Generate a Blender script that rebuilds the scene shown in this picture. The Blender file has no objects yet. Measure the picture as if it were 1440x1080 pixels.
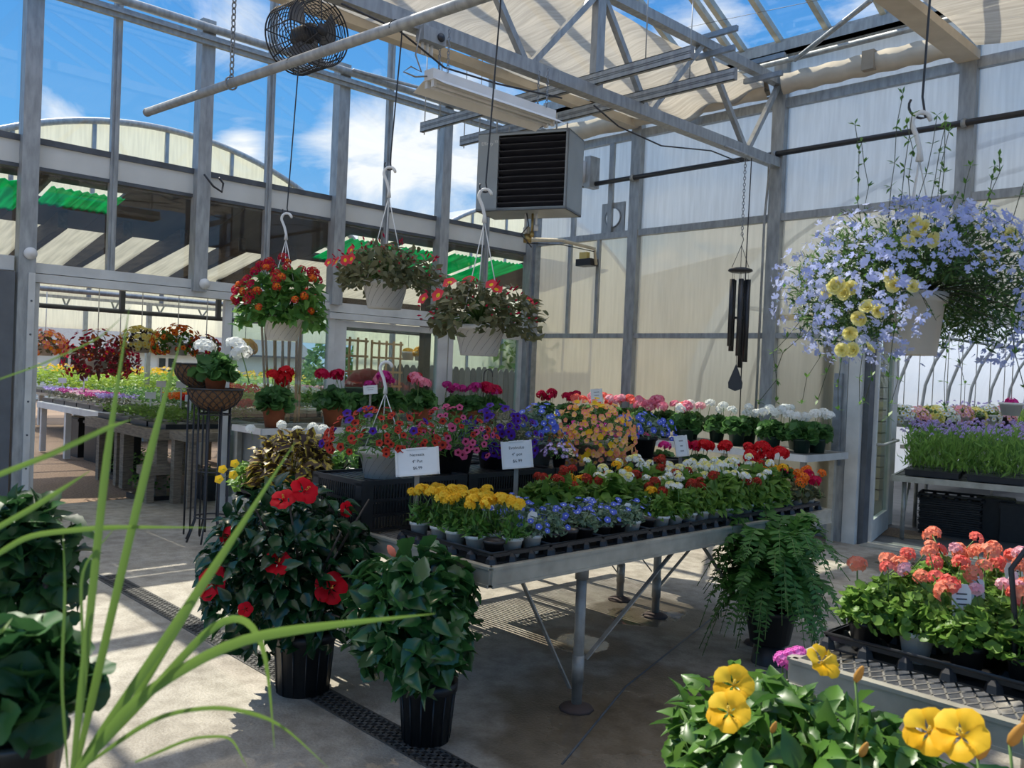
import bpy, math, random
import numpy as np
from mathutils import Vector, Matrix
D = bpy.data
SC = bpy.context.scene
COL = SC.collection
rng = np.random.RandomState(7)
random.seed(7)
PI = math.pi

# ---------------------------------------------------------------- camera (calibrated) + pixel rays onto real surfaces
FPX = 1223.39342
CAMH = 1.6
CM = np.array([[0.6932331757874481, 0.7195015158372776, 0.041777179123403646],
               [0.03943570870327685, 0.020011309119680305, -0.9990217076652472],
               [-0.7196336490650777, 0.6942025037517341, -0.014501548817424718]])
def at(x, y, X=None, Y=None, Z=None, dist=None):
    d = CM.T @ np.array([(x - 720) / FPX, (y - 540) / FPX, 1.0])
    if X is not None: t = X / d[0]
    elif Y is not None: t = Y / d[1]
    elif Z is not None: t = (Z - CAMH) / d[2]
    else: t = dist
    return np.array([0, 0, CAMH]) + t * d
CAMP = np.array([0, 0, CAMH])

# ---------------------------------------------------------------- materials
def _nt(m):
    m.use_nodes = True
    nt = m.node_tree; nt.nodes.clear()
    return nt, nt.nodes.new('ShaderNodeOutputMaterial')
def N(nt, kind, **kw):
    n = nt.nodes.new(kind)
    for k, v in kw.items():
        if k in n.inputs.keys(): n.inputs[k].default_value = v
        else: setattr(n, k, v)
    return n
def ramp(nt, c0, c1, p0=0.3, p1=0.7):
    r = nt.nodes.new('ShaderNodeValToRGB')
    r.color_ramp.elements[0].position = p0; r.color_ramp.elements[1].position = p1
    r.color_ramp.elements[0].color = (*c0, 1); r.color_ramp.elements[1].color = (*c1, 1)
    return r
def hexc(h):
    c = [int(h[i:i + 2], 16) / 255 for i in (0, 2, 4)]
    return tuple((x / 12.92 if x <= .04045 else ((x + .055) / 1.055) ** 2.4) for x in c)
MATS = {}
def solid(name, c0, c1=None, rough=.6, metal=0., scale=8., bump=0., stretch=None, spec=.5):
    if name in MATS: return MATS[name]
    if isinstance(c0, str): c0 = hexc(c0)
    if c1 is None: c1 = tuple(x * .8 for x in c0)
    elif isinstance(c1, str): c1 = hexc(c1)
    m = D.materials.new(name); nt, out = _nt(m); L = nt.links.new
    b = N(nt, 'ShaderNodeBsdfPrincipled', Roughness=rough, Metallic=metal)
    b.inputs['Specular IOR Level'].default_value = spec
    tc = N(nt, 'ShaderNodeTexCoord'); nz = N(nt, 'ShaderNodeTexNoise', Scale=scale, Detail=6.0)
    if stretch:
        mp = N(nt, 'ShaderNodeMapping'); mp.inputs['Scale'].default_value = stretch
        L(tc.outputs['Object'], mp.inputs['Vector']); L(mp.outputs['Vector'], nz.inputs['Vector'])
    else: L(tc.outputs['Object'], nz.inputs['Vector'])
    r = ramp(nt, c1, c0); L(nz.outputs['Fac'], r.inputs['Fac']); L(r.outputs['Color'], b.inputs['Base Color'])
    if bump:
        bp = N(nt, 'ShaderNodeBump', Strength=bump, Distance=.01); L(nz.outputs['Fac'], bp.inputs['Height']); L(bp.outputs['Normal'], b.inputs['Normal'])
    L(b.outputs['BSDF'], out.inputs['Surface'])
    MATS[name] = m; return m
def leafy(name, c0, c1, trans=.35, rough=.45, tint=1.25, spec=.4):
    """leaf or petal: colour varies from leaf to leaf, some light comes through"""
    if name in MATS: return MATS[name]
    if isinstance(c0, str): c0 = hexc(c0)
    if isinstance(c1, str): c1 = hexc(c1)
    m = D.materials.new(name); nt, out = _nt(m); L = nt.links.new
    b = N(nt, 'ShaderNodeBsdfPrincipled', Roughness=rough); b.inputs['Specular IOR Level'].default_value = spec
    g = N(nt, 'ShaderNodeNewGeometry'); r = ramp(nt, c0, c1, 0, 1)
    L(g.outputs['Random Per Island'], r.inputs['Fac']); L(r.outputs['Color'], b.inputs['Base Color'])
    t = N(nt, 'ShaderNodeBsdfTranslucent'); mx = N(nt, 'ShaderNodeMixShader', Fac=trans)
    gm = N(nt, 'ShaderNodeGamma', Gamma=1 / tint); L(r.outputs['Color'], gm.inputs['Color']); L(gm.outputs['Color'], t.inputs['Color'])
    L(b.outputs['BSDF'], mx.inputs[1]); L(t.outputs['BSDF'], mx.inputs[2]); L(mx.outputs['Shader'], out.inputs['Surface'])
    MATS[name] = m; return m
def clear_mat(name, tint=(.97, .99, .98), gloss=.06, rough=.0):
    m = D.materials.new(name); nt, out = _nt(m); L = nt.links.new
    t = N(nt, 'ShaderNodeBsdfTransparent'); t.inputs['Color'].default_value = (*tint, 1)
    g = N(nt, 'ShaderNodeBsdfGlossy', Roughness=rough); mx = N(nt, 'ShaderNodeMixShader', Fac=gloss)
    L(t.outputs['BSDF'], mx.inputs[1]); L(g.outputs['BSDF'], mx.inputs[2]); L(mx.outputs['Shader'], out.inputs['Surface'])
    MATS[name] = m; return m
def sheet_mat(name, col, clear=.35, dif=.15, stripe=None, axis=0, sscale=60., streak=.25):
    """twin-wall polycarbonate, film or woven shade cloth: part of the light goes straight through, part is scattered"""
    m = D.materials.new(name); nt, out = _nt(m); L = nt.links.new
    col = hexc(col) if isinstance(col, str) else col
    tr = N(nt, 'ShaderNodeBsdfTransparent'); tr.inputs['Color'].default_value = (*[min(1, c * 1.1) for c in col], 1)
    tl = N(nt, 'ShaderNodeBsdfTranslucent'); df = N(nt, 'ShaderNodeBsdfDiffuse')
    tc = N(nt, 'ShaderNodeTexCoord'); mp = N(nt, 'ShaderNodeMapping'); s = [.5, .5, .5]; s[axis] = 7
    mp.inputs['Scale'].default_value = s
    nz = N(nt, 'ShaderNodeTexNoise', Scale=4.0, Detail=5.0)
    L(tc.outputs['Object'], mp.inputs['Vector']); L(mp.outputs['Vector'], nz.inputs['Vector'])
    r = ramp(nt, tuple(c * (1 - streak) for c in col), col, .35, .65); L(nz.outputs['Fac'], r.inputs['Fac'])
    L(r.outputs['Color'], tl.inputs['Color']); L(r.outputs['Color'], df.inputs['Color'])
    a = N(nt, 'ShaderNodeMixShader', Fac=dif); L(tl.outputs['BSDF'], a.inputs[1]); L(df.outputs['BSDF'], a.inputs[2])
    b = N(nt, 'ShaderNodeMixShader', Fac=clear); L(a.outputs['Shader'], b.inputs[1]); L(tr.outputs['BSDF'], b.inputs[2])
    if stripe is not None:
        w = N(nt, 'ShaderNodeTexWave', Scale=sscale, Distortion=.3); w.bands_direction = 'XYZ'[axis]
        L(tc.outputs['Object'], w.inputs['Vector'])
        mr = N(nt, 'ShaderNodeMapRange'); mr.inputs['From Min'].default_value = .55; mr.inputs['From Max'].default_value = .75
        mr.inputs['To Min'].default_value = clear; mr.inputs['To Max'].default_value = stripe
        L(w.outputs['Fac'], mr.inputs['Value']); L(mr.outputs['Result'], b.inputs['Fac'])
    L(b.outputs['Shader'], out.inputs['Surface'])
    MATS[name] = m; return m

steel = solid('galvanised steel', (.43, .44, .43), (.27, .28, .275), rough=.5, metal=.35, scale=22, stretch=(1, 1, .25))
steel_d = solid('dull grey steel', (.33, .35, .37), (.22, .24, .25), rough=.5, metal=.6, scale=14)
alu = solid('white coated aluminium', (.66, .66, .62), (.52, .52, .49), rough=.4, scale=5)
alu_m = solid('weathered aluminium', (.50, .48, .40), (.34, .32, .26), rough=.45, metal=.35, scale=9)
beamw = solid('pale beam paint', (.66, .65, .59), (.58, .57, .51), rough=.55, scale=3)
darkm = solid('dark flashing', (.10, .11, .12), (.06, .065, .07), rough=.5)
darkdoor = solid('charcoal door paint', (.055, .06, .065), (.04, .045, .05), rough=.45)
blackp = solid('black plastic', (.012, .012, .013), (.02, .02, .021), rough=.42, scale=20)
blackm = solid('black painted metal', (.02, .02, .022), (.03, .03, .032), rough=.4)
whitep = solid('white plastic', (.74, .73, .69), (.66, .65, .61), rough=.45, scale=6)
whitepot = leafy('white pot plastic', (.90, .89, .85), (.86, .85, .80), trans=.3, rough=.45)
greypot = solid('grey pot plastic', (.30, .28, .24), (.24, .22, .19), rough=.5)
greenpot = solid('dark green pot plastic', (.012, .035, .025), (.02, .045, .032), rough=.45)
brightpot = solid('green pot plastic', (.01, .20, .04), (.01, .16, .03), rough=.45)
terra = solid('terracotta', (.38, .12, .05), (.28, .085, .035), rough=.75, scale=12)
soil = solid('potting soil', (.035, .022, .014), (.015, .01, .007), rough=.95, scale=60, bump=.6)
woodw = solid('weathered wood', (.30, .24, .17), (.16, .125, .09), rough=.8, scale=10, stretch=(1, 1, 6), bump=.3)
woodd = solid('dark old timber', (.10, .075, .055), (.05, .038, .028), rough=.85, scale=9, stretch=(.4, 4, 4))
woodn = solid('fresh pine', (.62, .40, .22), (.50, .30, .15), rough=.7, scale=8, stretch=(3, 3, .3))
coco = solid('coco liner', (.20, .10, .045), (.12, .06, .025), rough=.95, scale=50, bump=.8)
tagp = solid('white tag plastic', (.75, .76, .74), (.68, .69, .67), rough=.4)
ink = solid('grey print', (.06, .06, .06), rough=.7)
bronze = solid('heater louvre', (.055, .057, .068), (.04, .041, .05), rough=.35, metal=.3)
caseg = solid('grey heater casing', (.32, .34, .34), (.27, .29, .29), rough=.38, metal=.45, scale=4)
brass = solid('brass valve', (.45, .32, .12), rough=.35, metal=.8)
glass = clear_mat('clear glazing', (.985, .995, .99), .035)
doorglass = clear_mat('door glass', (.80, .88, .86), .07)
poly = sheet_mat('twin wall polycarbonate', (.88, .89, .87), clear=.32, dif=.12, axis=0, streak=.12)
polyc = sheet_mat('aged polycarbonate', (.93, .91, .79), clear=.1, dif=.3, axis=1, streak=.12)
polyw = sheet_mat('warm twin wall polycarbonate', (.90, .86, .75), clear=.42, dif=.15, axis=0, streak=.10)
film2 = sheet_mat('clear plant house film', (.93, .95, .95), clear=.5, dif=.1, axis=1, streak=.08)
sunblock = sheet_mat('added sun blocking sheet', (.66, .64, .56), clear=.15, dif=.3, axis=1, streak=.25)
film = sheet_mat('greenhouse film', (.37, .41, .47), clear=.2, dif=.1, axis=1, streak=.08)
cloth = sheet_mat('woven shade cloth', (.56, .50, .41), clear=.06, dif=.5, stripe=.22, axis=1, sscale=34, streak=.25)
hemm = solid('cloth hem', (.62, .54, .42), (.50, .43, .33), rough=.9, scale=5)
greenfg = sheet_mat('green fibreglass sheet', (.015, .44, .20), clear=.05, dif=.2, axis=1, streak=.4)

# ---------------------------------------------------------------- mesh building
class MB:
    def __init__(s): s.V = []; s.F = []; s.M = []; s.S = []; s.n = 0
    def add(s, V, F, m=0, smooth=False):
        V = np.asarray(V, float).reshape(-1, 3)
        for f in F: s.F.append([int(i) + s.n for i in f])
        s.M += [m] * len(F); s.S += [smooth] * len(F); s.V.append(V); s.n += len(V); return s
    def box(s, c, d, m=0, R=None):
        x, y, z = [q / 2 for q in d]
        V = np.array([(i * x, j * y, k * z) for i in (-1, 1) for j in (-1, 1) for k in (-1, 1)])
        if R is not None: V = V @ np.asarray(R).T
        return s.add(V + np.asarray(c), [(0, 1, 3, 2), (4, 6, 7, 5), (0, 4, 5, 1), (2, 3, 7, 6), (0, 2, 6, 4), (1, 5, 7, 3)], m)
    def bb(s, a, b, m=0):
        a = np.asarray(a, float); b = np.asarray(b, float); return s.box((a + b) / 2, np.abs(b - a), m)
    def bar(s, a, b, w, h, m=0, up=(0, 0, 1)):
        a = np.asarray(a, float); b = np.asarray(b, float); y = b - a; L = np.linalg.norm(y); y /= L
        u = np.asarray(up, float)
        if abs(y @ u) > .98: u = np.array([1., 0, 0])
        x = np.cross(y, u); x /= np.linalg.norm(x); z = np.cross(x, y)
        return s.box((a + b) / 2, (w, L, h), m, np.array([x, y, z]).T)
    def tube(s, pts, r, k=8, m=0, caps=True, closed=False):
        P = np.asarray(pts, float); n = len(P); r = np.broadcast_to(np.asarray(r, float), (n,))
        T = np.gradient(P, axis=0) if not closed else np.roll(P, -1, 0) - np.roll(P, 1, 0)
        T /= np.linalg.norm(T, axis=1)[:, None] + 1e-12
        u = np.array([0, 0, 1.]) if abs(T[0][2]) < .9 else np.array([1., 0, 0])
        V = []
        x = np.cross(T[0], u); x /= np.linalg.norm(x)
        for i in range(n):
            x = x - T[i] * (x @ T[i]); x /= np.linalg.norm(x); y = np.cross(T[i], x)
            for j in range(k):
                a = 2 * PI * j / k; V.append(P[i] + r[i] * (math.cos(a) * x + math.sin(a) * y))
        F = []
        for i in range(n if closed else n - 1):
            i2 = (i + 1) % n
            for j in range(k): F.append((i * k + j, i * k + (j + 1) % k, i2 * k + (j + 1) % k, i2 * k + j))
        if caps and not closed: F += [tuple(range(k))[::-1], tuple((n - 1) * k + j for j in range(k))]
        return s.add(V, F, m, True)
    def lathe(s, prof, k=20, m=0, c=(0, 0, 0), smooth=True):
        V = []; F = []
        for r, z in prof:
            for j in range(k):
                a = 2 * PI * j / k; V.append((c[0] + r * math.cos(a), c[1] + r * math.sin(a), c[2] + z))
        for i in range(len(prof) - 1):
            for j in range(k): F.append((i * k + j, i * k + (j + 1) % k, (i + 1) * k + (j + 1) % k, (i + 1) * k + j))
        return s.add(V, F, m, smooth)
    def scatter(s, T, P, Y, U, sc, m=None):
        """copies of the template T = (verts, faces, mats) at P, its y axis along Y, its z axis near U"""
        V0, F0, M0 = T; V0 = np.asarray(V0, float)
        P = np.asarray(P, float); n = len(P); Y = np.asarray(Y, float)
        Y = Y / (np.linalg.norm(Y, axis=1)[:, None] + 1e-9)
        X = np.cross(Y, U); X /= np.linalg.norm(X, axis=1)[:, None] + 1e-9
        Z = np.cross(X, Y); sc = np.broadcast_to(np.asarray(sc, float), (n,))
        W = P[:, None, :] + sc[:, None, None] * (V0[None, :, 0:1] * X[:, None, :] + V0[None, :, 1:2] * Y[:, None, :] + V0[None, :, 2:3] * Z[:, None, :])
        k = len(V0); base = s.n
        for i in range(n):
            o = base + i * k
            for f in F0: s.F.append([q + o for q in f])
        mm = list(M0) if m is None else [m] * len(F0)
        s.M += mm * n; s.S += [True] * (len(F0) * n); s.V.append(W.reshape(-1, 3)); s.n += n * k; return s
    def mesh(s, name, mats):
        me = D.meshes.new(name)
        V = np.concatenate(s.V) if s.V else np.zeros((0, 3))
        me.vertices.add(len(V)); me.vertices.foreach_set('co', V.ravel())
        lens = np.array([len(f) for f in s.F], np.int32); li = np.array([i for f in s.F for i in f], np.int32)
        me.loops.add(len(li)); me.loops.foreach_set('vertex_index', li)
        me.polygons.add(len(lens)); me.polygons.foreach_set('loop_start', np.concatenate([[0], np.cumsum(lens)[:-1]]).astype(np.int32))
        me.polygons.foreach_set('loop_total', lens)
        me.polygons.foreach_set('material_index', np.array(s.M, np.int32)); me.polygons.foreach_set('use_smooth', np.array(s.S, bool))
        for q in (mats if isinstance(mats, (list, tuple)) else [mats]): me.materials.append(q)
        me.update(calc_edges=True); me.validate(); return me

def link(name, me, parent=None, loc=(0, 0, 0), rot=(0, 0, 0), sc=None):
    o = D.objects.new(name, me); COL.objects.link(o); o.location = [float(q) for q in loc]; o.rotation_euler = rot
    if sc is not None: o.scale = (sc, sc, sc) if np.isscalar(sc) else sc
    if parent is not None: o.parent = parent
    return o
def obj(name, mb, mats, parent=None, loc=(0, 0, 0), rot=(0, 0, 0), sc=None):
    return link(name, mb.mesh(name, mats), parent, loc, rot, sc)
def tag(o, label, cat, group=None, kind=None):
    o['label'] = label; o['category'] = cat
    if group: o['group'] = group
    if kind: o['kind'] = kind
    return o
def thing(name, label, cat, loc=(0, 0, 0), rz=0., group=None, kind=None):
    o = link(name, None, None, loc, (0, 0, rz)); o.empty_display_size = .1
    return tag(o, label, cat, group, kind)
def struct(name, mb, mats, label, cat, group=None, parent=None):
    o = obj(name, mb, mats, parent); return tag(o, label, cat, group, 'structure')
CACHE = {}
def cached(key, fn):
    if key not in CACHE: CACHE[key] = fn()
    return CACHE[key]
ORD = 'first second third fourth fifth sixth seventh eighth ninth tenth eleventh twelfth thirteenth fourteenth fifteenth sixteenth seventeenth eighteenth nineteenth twentieth'.split()
def euler_to(d):
    """rotation that takes +z to the direction d"""
    return Vector([float(q) for q in d]).to_track_quat('Z', 'Y').to_euler()
# ---------------------------------------------------------------- leaves and petals
def grid_leaf(rows, fold=.1, droop=.25, ruffle=0.):
    """rows: (y, half width); two strips of faces with a sunk midrib"""
    V = []; F = []
    for k, (y, w) in enumerate(rows):
        z = -droop * y * y; r = ruffle * (1 if k % 2 else -1)
        V += [(-w, y, z + fold * w + r), (0, y, z), (w, y, z + fold * w - r)]
    for i in range(len(rows) - 1):
        a = i * 3; F += [(a, a + 1, a + 4, a + 3), (a + 1, a + 2, a + 5, a + 4)]
    return V, F, [0] * len(F)
OVATE = grid_leaf([(0, .015), (.12, .17), (.35, .29), (.62, .24), (.85, .10), (1, .005)], .45, .25)
def serrate(rows, n, amp=.045):
    y = np.linspace(0, 1, n); w = np.interp(y, [q[0] for q in rows], [q[1] for q in rows])
    return [(float(a), float(max(.004, b * (1 + amp * (1 if i % 2 else -1))))) for i, (a, b) in enumerate(zip(y, w))]
OVATED = grid_leaf(serrate([(0, .015), (.1, .15), (.3, .30), (.5, .29), (.7, .2), (.88, .09), (1, .004)], 11), .5, .3)
OVATES = grid_leaf([(0, .02), (.3, .26), (.65, .2), (1, .01)], .4, .2)
NARROW = grid_leaf([(0, .01), (.45, .11), (1, .01)], .3, .2)
LANCE = grid_leaf([(0, .02), (.4, .17), (1, .01)], .4, .3)
TINY = ([(0, 0, 0), (-.22, .5, .06), (0, 1, 0), (.22, .5, .06)], [(0, 3, 2, 1)], [0])
COLEUS = ([(0, 0, 0), (-.3, .3, .05), (0, .4, -.03), (.3, .3, .05), (-.3, .62, .03), (0, .7, -.08), (.3, .62, .03), (0, 1, -.2),
           (-.19, .33, .045), (.19, .33, .045), (-.17, .58, .03), (.17, .58, .03)],
          [(0, 2, 8, 1), (0, 3, 9, 2), (1, 8, 10, 4), (3, 6, 11, 9), (8, 2, 5, 10), (9, 11, 5, 2), (4, 10, 5, 7), (6, 7, 5, 11)], [0, 0, 1, 1, 0, 0, 1, 0])
def _round():
    V = [(0, .08, -.02)]; k = 12
    for j in range(k):
        a = -PI / 2 + 2 * PI * (j + .5) / k; r = .5 * (1 if j % 2 else .86)
        V.append((r * math.cos(a), .42 + r * math.sin(a), .10 + .06 * (j % 2)))
    F = [(0, 1 + j, 2 + j) for j in range(k - 1)]
    return V, F, [0] * len(F)
ROUND = _round()
def _round_detailed():
    V = [(0, .08, -.03)]; k = 30; F = []
    for ring, q in ((0, .55), (1, 1.)):
        for j in range(k):
            a = -PI / 2 + 2 * PI * (j + .5) / k; lobe = 1 - .10 * abs(math.sin(a * 2.5 + .8)); r = .5 * q * lobe * (1 + .03 * (j % 2) * ring); V.append((r * math.cos(a), .08 + (.34 + r * math.sin(a)) * (1 if ring else .8), .02 + .13 * q * q + .035 * ring * math.sin(a * 5)))
    F += [(0, 1 + j, 2 + j) for j in range(k - 1)] + [(1 + j, 1 + k + j, 2 + k + j, 2 + j) for j in range(k - 1)]
    return V, F, [0] * len(F)
ROUNDD = _round_detailed()
def _petalflower(k=5, depth=.25, throat=.32, notch=.8, w=1.):
    """trumpet of k fused petals; +z is the way it looks; mats: petal, throat"""
    V = []; F = []; M = []; n = k * 2
    for j in range(n):
        a = 2 * PI * j / n; V.append((throat * math.cos(a), throat * math.sin(a), -depth * .35))
    for j in range(n):
        a = 2 * PI * j / n; r = 1 if j % 2 == 0 else notch; V.append((r * math.cos(a), r * math.sin(a), .02 if j % 2 == 0 else .08))
    V.append((0, 0, -depth))
    for j in range(n):
        j2 = (j + 1) % n
        F.append((j, n + j, n + j2, j2)); M.append(0); F.append((2 * n, j, j2)); M.append(1)
    return V, F, M
PETUNIA = _petalflower()
DISC = _petalflower(5, .12, .22, .86)
LOB = ([(0, 0, 0), (-.75, .35, .05), (-.55, .9, 0), (-.12, .55, 0), (-.25, 1.05, -.05), (.25, 1.05, -.05), (.12, .55, 0), (.55, .9, 0), (.75, .35, .05), (-.3, -.45, .2), (-.1, -.5, .2), (.1, -.5, .2), (.3, -.45, .2)],
       [(0, 3, 2, 1), (0, 6, 5, 4, 3), (0, 8, 7, 6), (0, 9, 10), (0, 11, 12)], [0] * 5)
FLORET = _petalflower(5, .15, .2, .62)
def sphere_dirs(n, lo=-.2, seed=0):
    r = np.random.RandomState(seed); i = np.arange(n) + .5
    z = 1 - (1 - lo) * i / n; a = PI * (1 + 5 ** .5) * i + r.rand(n) * .5; s = np.sqrt(np.maximum(0, 1 - z * z))
    return np.stack([s * np.cos(a), s * np.sin(a), z], 1)
def umbel(name, mats, R=.042, n=22, fl=.017, stalk=.14, lo=-.25, seed=0, flat=.85, green=None, two=False):
    """rounded head of small five-petalled florets on its stalk; origin where the head sits"""
    def f():
        b = MB(); d = sphere_dirs(n, lo, seed); r = np.random.RandomState(seed)
        p = d * R * (.9 + .25 * r.rand(n, 1)) * np.array([1, 1, flat])
        if two:
            for i in range(n): b.scatter(FLORET, p[i:i + 1], np.cross(d[i:i + 1], r.randn(1, 3)), d[i:i + 1], fl, 0 if d[i, 2] < .62 else 1)
        else:
            b.scatter(FLORET, p, np.cross(d, r.randn(n, 3)), d, fl * (.85 + .35 * r.rand(n)))
        if stalk: b.tube([(0, 0, -stalk), (.004, 0, -stalk * .5), (0, 0, 0)], .0022, 5, len(mats) - 1)
        return b.mesh(name, mats)
    return cached(('umbel', name, mats[0].name, R, n, fl, stalk, seed, two), f)
def single_flower(name, T, mats, r):
    def f():
        b = MB(); b.scatter(T, [(0, 0, 0)], [(0, 1, 0)], np.array([(0, 0, 1.)]), r); return b.mesh(name, mats)
    return cached(('fl', name, mats[0].name, r), f)
def hibiscus_mesh(mats, key):
    """five broad ruffled overlapping petals, radius 1, looking along +z"""
    def f():
        b = MB()
        for k in range(5):
            a0 = 2 * PI * k / 5; V = []; F = []; nu, nv = 5, 6
            for i in range(nu):
                t = i / (nu - 1)
                for j in range(nv):
                    s = j / (nv - 1) * 2 - 1
                    w = .08 + .56 * math.sin(min(1, t * 1.05) * PI * .62)
                    rr = t * (1 - .16 * s * s * t); ang = s * w * 1.12
                    z = -.18 + .50 * t - .30 * t * t * t + .075 * math.sin(s * 8 + k) * t * t + .05 * s
                    V.append((rr * math.cos(a0 + ang), rr * math.sin(a0 + ang), z))
            for i in range(nu - 1):
                for j in range(nv - 1): F.append((i * nv + j, (i + 1) * nv + j, (i + 1) * nv + j + 1, i * nv + j + 1))
            b.add(V, F, 1 if False else 0, True)
        return b.mesh('flower', mats)
    return cached(('hib', key), f)
def stamen_mesh(mats, key):
    def f():
        b = MB(); b.tube([(0, 0, -.25), (.03, 0, .2), (.10, 0, .62)], [.05, .04, .035], 6, 0)
        r = np.random.RandomState(3)
        for k in range(14):
            t = .35 + .65 * k / 14; p = np.array((.02 + .09 * t, 0, -.1 + .72 * t)); d = r.randn(3); d /= np.linalg.norm(d)
            b.box(p + d * .07, (.035, .035, .035), 1)
        return b.mesh('stamen', mats)
    return cached(('stam', key), f)
def rose_mesh(mats, key):
    def f():
        b = MB(); r = np.random.RandomState(5)
        for ring, (rad, tilt, n) in enumerate([(1., .25, 7), (.72, .6, 6), (.42, 1., 5), (.2, 1.3, 3)]):
            for k in range(n):
                a = 2 * PI * k / n + ring * .4; d = np.array([math.cos(a) * math.cos(tilt), math.sin(a) * math.cos(tilt), math.sin(tilt)])
                up = np.array([-math.cos(a) * math.sin(tilt), -math.sin(a) * math.sin(tilt), math.cos(tilt)])
                T = grid_leaf([(0, .1), (.45, .42), (.8, .48), (1, .3)], .25, -.12, .03)
                b.scatter(T, [(0, 0, -.1)], d[None], up[None], rad, 0)
        return b.mesh('flower', mats)
    return cached(('rose', key), f)

# ---------------------------------------------------------------- foliage clouds
def dome_points(n, rx, ry, rz, seed, lo=-.25, fill=.45, az=None):
    r = np.random.RandomState(seed); z = lo + (1 - lo) * r.rand(n); a = r.rand(n) * 2 * PI
    if az is not None: a = az[0] + (r.rand(n) - .5) * az[1]
    s = np.sqrt(1 - z * z); d = np.stack([s * np.cos(a), s * np.sin(a), z], 1)
    q = fill + (1 - fill) * np.sqrt(r.rand(n, 1)); q *= .86 + .14 * np.sin(a * 3 + seed)[:, None] * s[:, None]
    return d, d * q * np.array([rx, ry, rz]), r
def foliage(T, n, size, L, seed, lo=-.25, fill=.45, droop=.2, rise=.3, rnd=.6, stems=0, zoff=0., var=.4, flatten=.8, keep=None):
    d, p, r = dome_points(n, *size, seed, lo, fill)
    if keep is not None: k_ = keep(p); d, p = d[k_], p[k_]; n = len(p)
    dirs = d * np.array([1, 1, .4]) + np.array([0, 0, rise]) + rnd * r.randn(n, 3) - np.array([0, 0, droop])
    up = d * .7 + np.array([0, 0, flatten]) + .45 * r.randn(n, 3)
    b = MB(); sc = L * (1 - var / 2 + var * r.rand(n))
    yn = dirs / np.linalg.norm(dirs, axis=1)[:, None]
    b.scatter(T, p + np.array([0, 0, zoff]) - yn * sc[:, None] * .5, dirs, up, sc)
    if stems:
        for i in range(stems):
            q = p[i] * .95 + np.array([0, 0, zoff]); b.tube([(q[0] * .08, q[1] * .08, min(0, q[2])), (q[0] * .45, q[1] * .45, q[2] * .7 + .02), tuple(q)], [.006, .004, .002], 5, len(b.M) and 1)
    return b
def surface_spots(n, size, seed, lo=0., zoff=0., q=1.0, face=None, bias=0.):
    """points just outside the dome and the way they look; bias pushes them round to the direction face"""
    r = np.random.RandomState(seed); z = lo + (1 - lo) * r.rand(n); a = r.rand(n) * 2 * PI
    if face is not None: a = np.where(r.rand(n) < bias, face + (r.rand(n) - .5) * 2.6, a)
    s = np.sqrt(1 - z * z); d = np.stack([s * np.cos(a), s * np.sin(a), z], 1)
    return d * np.array(size) * q * (.88 + .14 * r.rand(n, 1)) + np.array([0, 0, zoff]), d
def put(parent, name, me, pts, dirs, scs, seed=0, limit=100):
    """every bloom a part of its own (the nearest hundred; the rest one part)"""
    r = np.random.RandomState(seed); out = []
    pts = np.asarray(pts, float); dirs = np.asarray(dirs, float); scs = np.broadcast_to(np.asarray(scs, float), (len(pts),))
    M = parent.matrix_basis if parent else Matrix()
    c = np.array([(M @ Vector([float(q) for q in p]) - Vector(CAMP)).length for p in pts]); order = np.argsort(c)
    for k, i in enumerate(order[:limit]):
        o = link(name, me, parent, pts[i], euler_to(dirs[i]), float(scs[i])); o.rotation_euler.rotate_axis('Z', float(r.rand() * 6.28)); out.append(o)
    rest = order[limit:]
    if len(rest):
        V0 = np.empty(len(me.vertices) * 3); me.vertices.foreach_get('co', V0)
        T = (V0.reshape(-1, 3), [tuple(p.vertices) for p in me.polygons], [p.material_index for p in me.polygons])
        b = MB(); b.scatter(T, pts[rest], np.cross(dirs[rest], r.randn(len(rest), 3)), dirs[rest], scs[rest])
        o = obj('distant_' + name, b, list(me.materials), parent); o['kind'] = 'stuff'
    return out

# ---------------------------------------------------------------- pots
def pot_mesh(name, r0, r1, h, m, rim=.012, k=24, ribs=0, deep=.02):
    def f():
        b = MB(); rl = h * .16
        prof = [(0, 0), (r0, 0), (r0 + (r1 - r0) * .8, h - rl), (r1 + rim * .3, h - rl), (r1 + rim * .5, h), (r1 - .004, h), (r1 - .012, h - deep)]
        b.lathe(prof, k, 0); b.lathe([(r1 - .010, h - deep), (r1 * .5, h - deep + .006), (0.001, h - deep + .008)], k, 1)
        if ribs:
            for j in range(ribs):
                a = 2 * PI * j / ribs; c = (math.cos(a), math.sin(a))
                b.tube([(c[0] * (r0 + .001), c[1] * (r0 + .001), .004), (c[0] * (r0 + (r1 - r0) * .8), c[1] * (r0 + (r1 - r0) * .8), h - rl)], .004, 4, 0)
        return b.mesh('pot', [m, soil])
    return cached(('pot', name), f)
P4W = lambda: pot_mesh('4w', .032, .047, .085, whitepot, .004, 16, deep=.012)
P4K = lambda: pot_mesh('4k', .032, .047, .085, blackp, .004, 16, deep=.012)
PTER = lambda: pot_mesh('ter', .068, .098, .165, terra, .012, 22)
PGRN = lambda: pot_mesh('grn', .066, .088, .14, greenpot, .006, 20)
PBASK = lambda: pot_mesh('bask', .092, .126, .15, whitepot, .012, 28, deep=.03)
PBASKG = lambda: pot_mesh('baskg', .092, .126, .15, greypot, .012, 28, deep=.03)
PBASKK = lambda: pot_mesh('baskk', .10, .128, .15, blackp, .012, 24, deep=.03)
P3G = lambda: pot_mesh('3g', .10, .125, .26, blackp, .01, 28, 14, .03)
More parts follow.
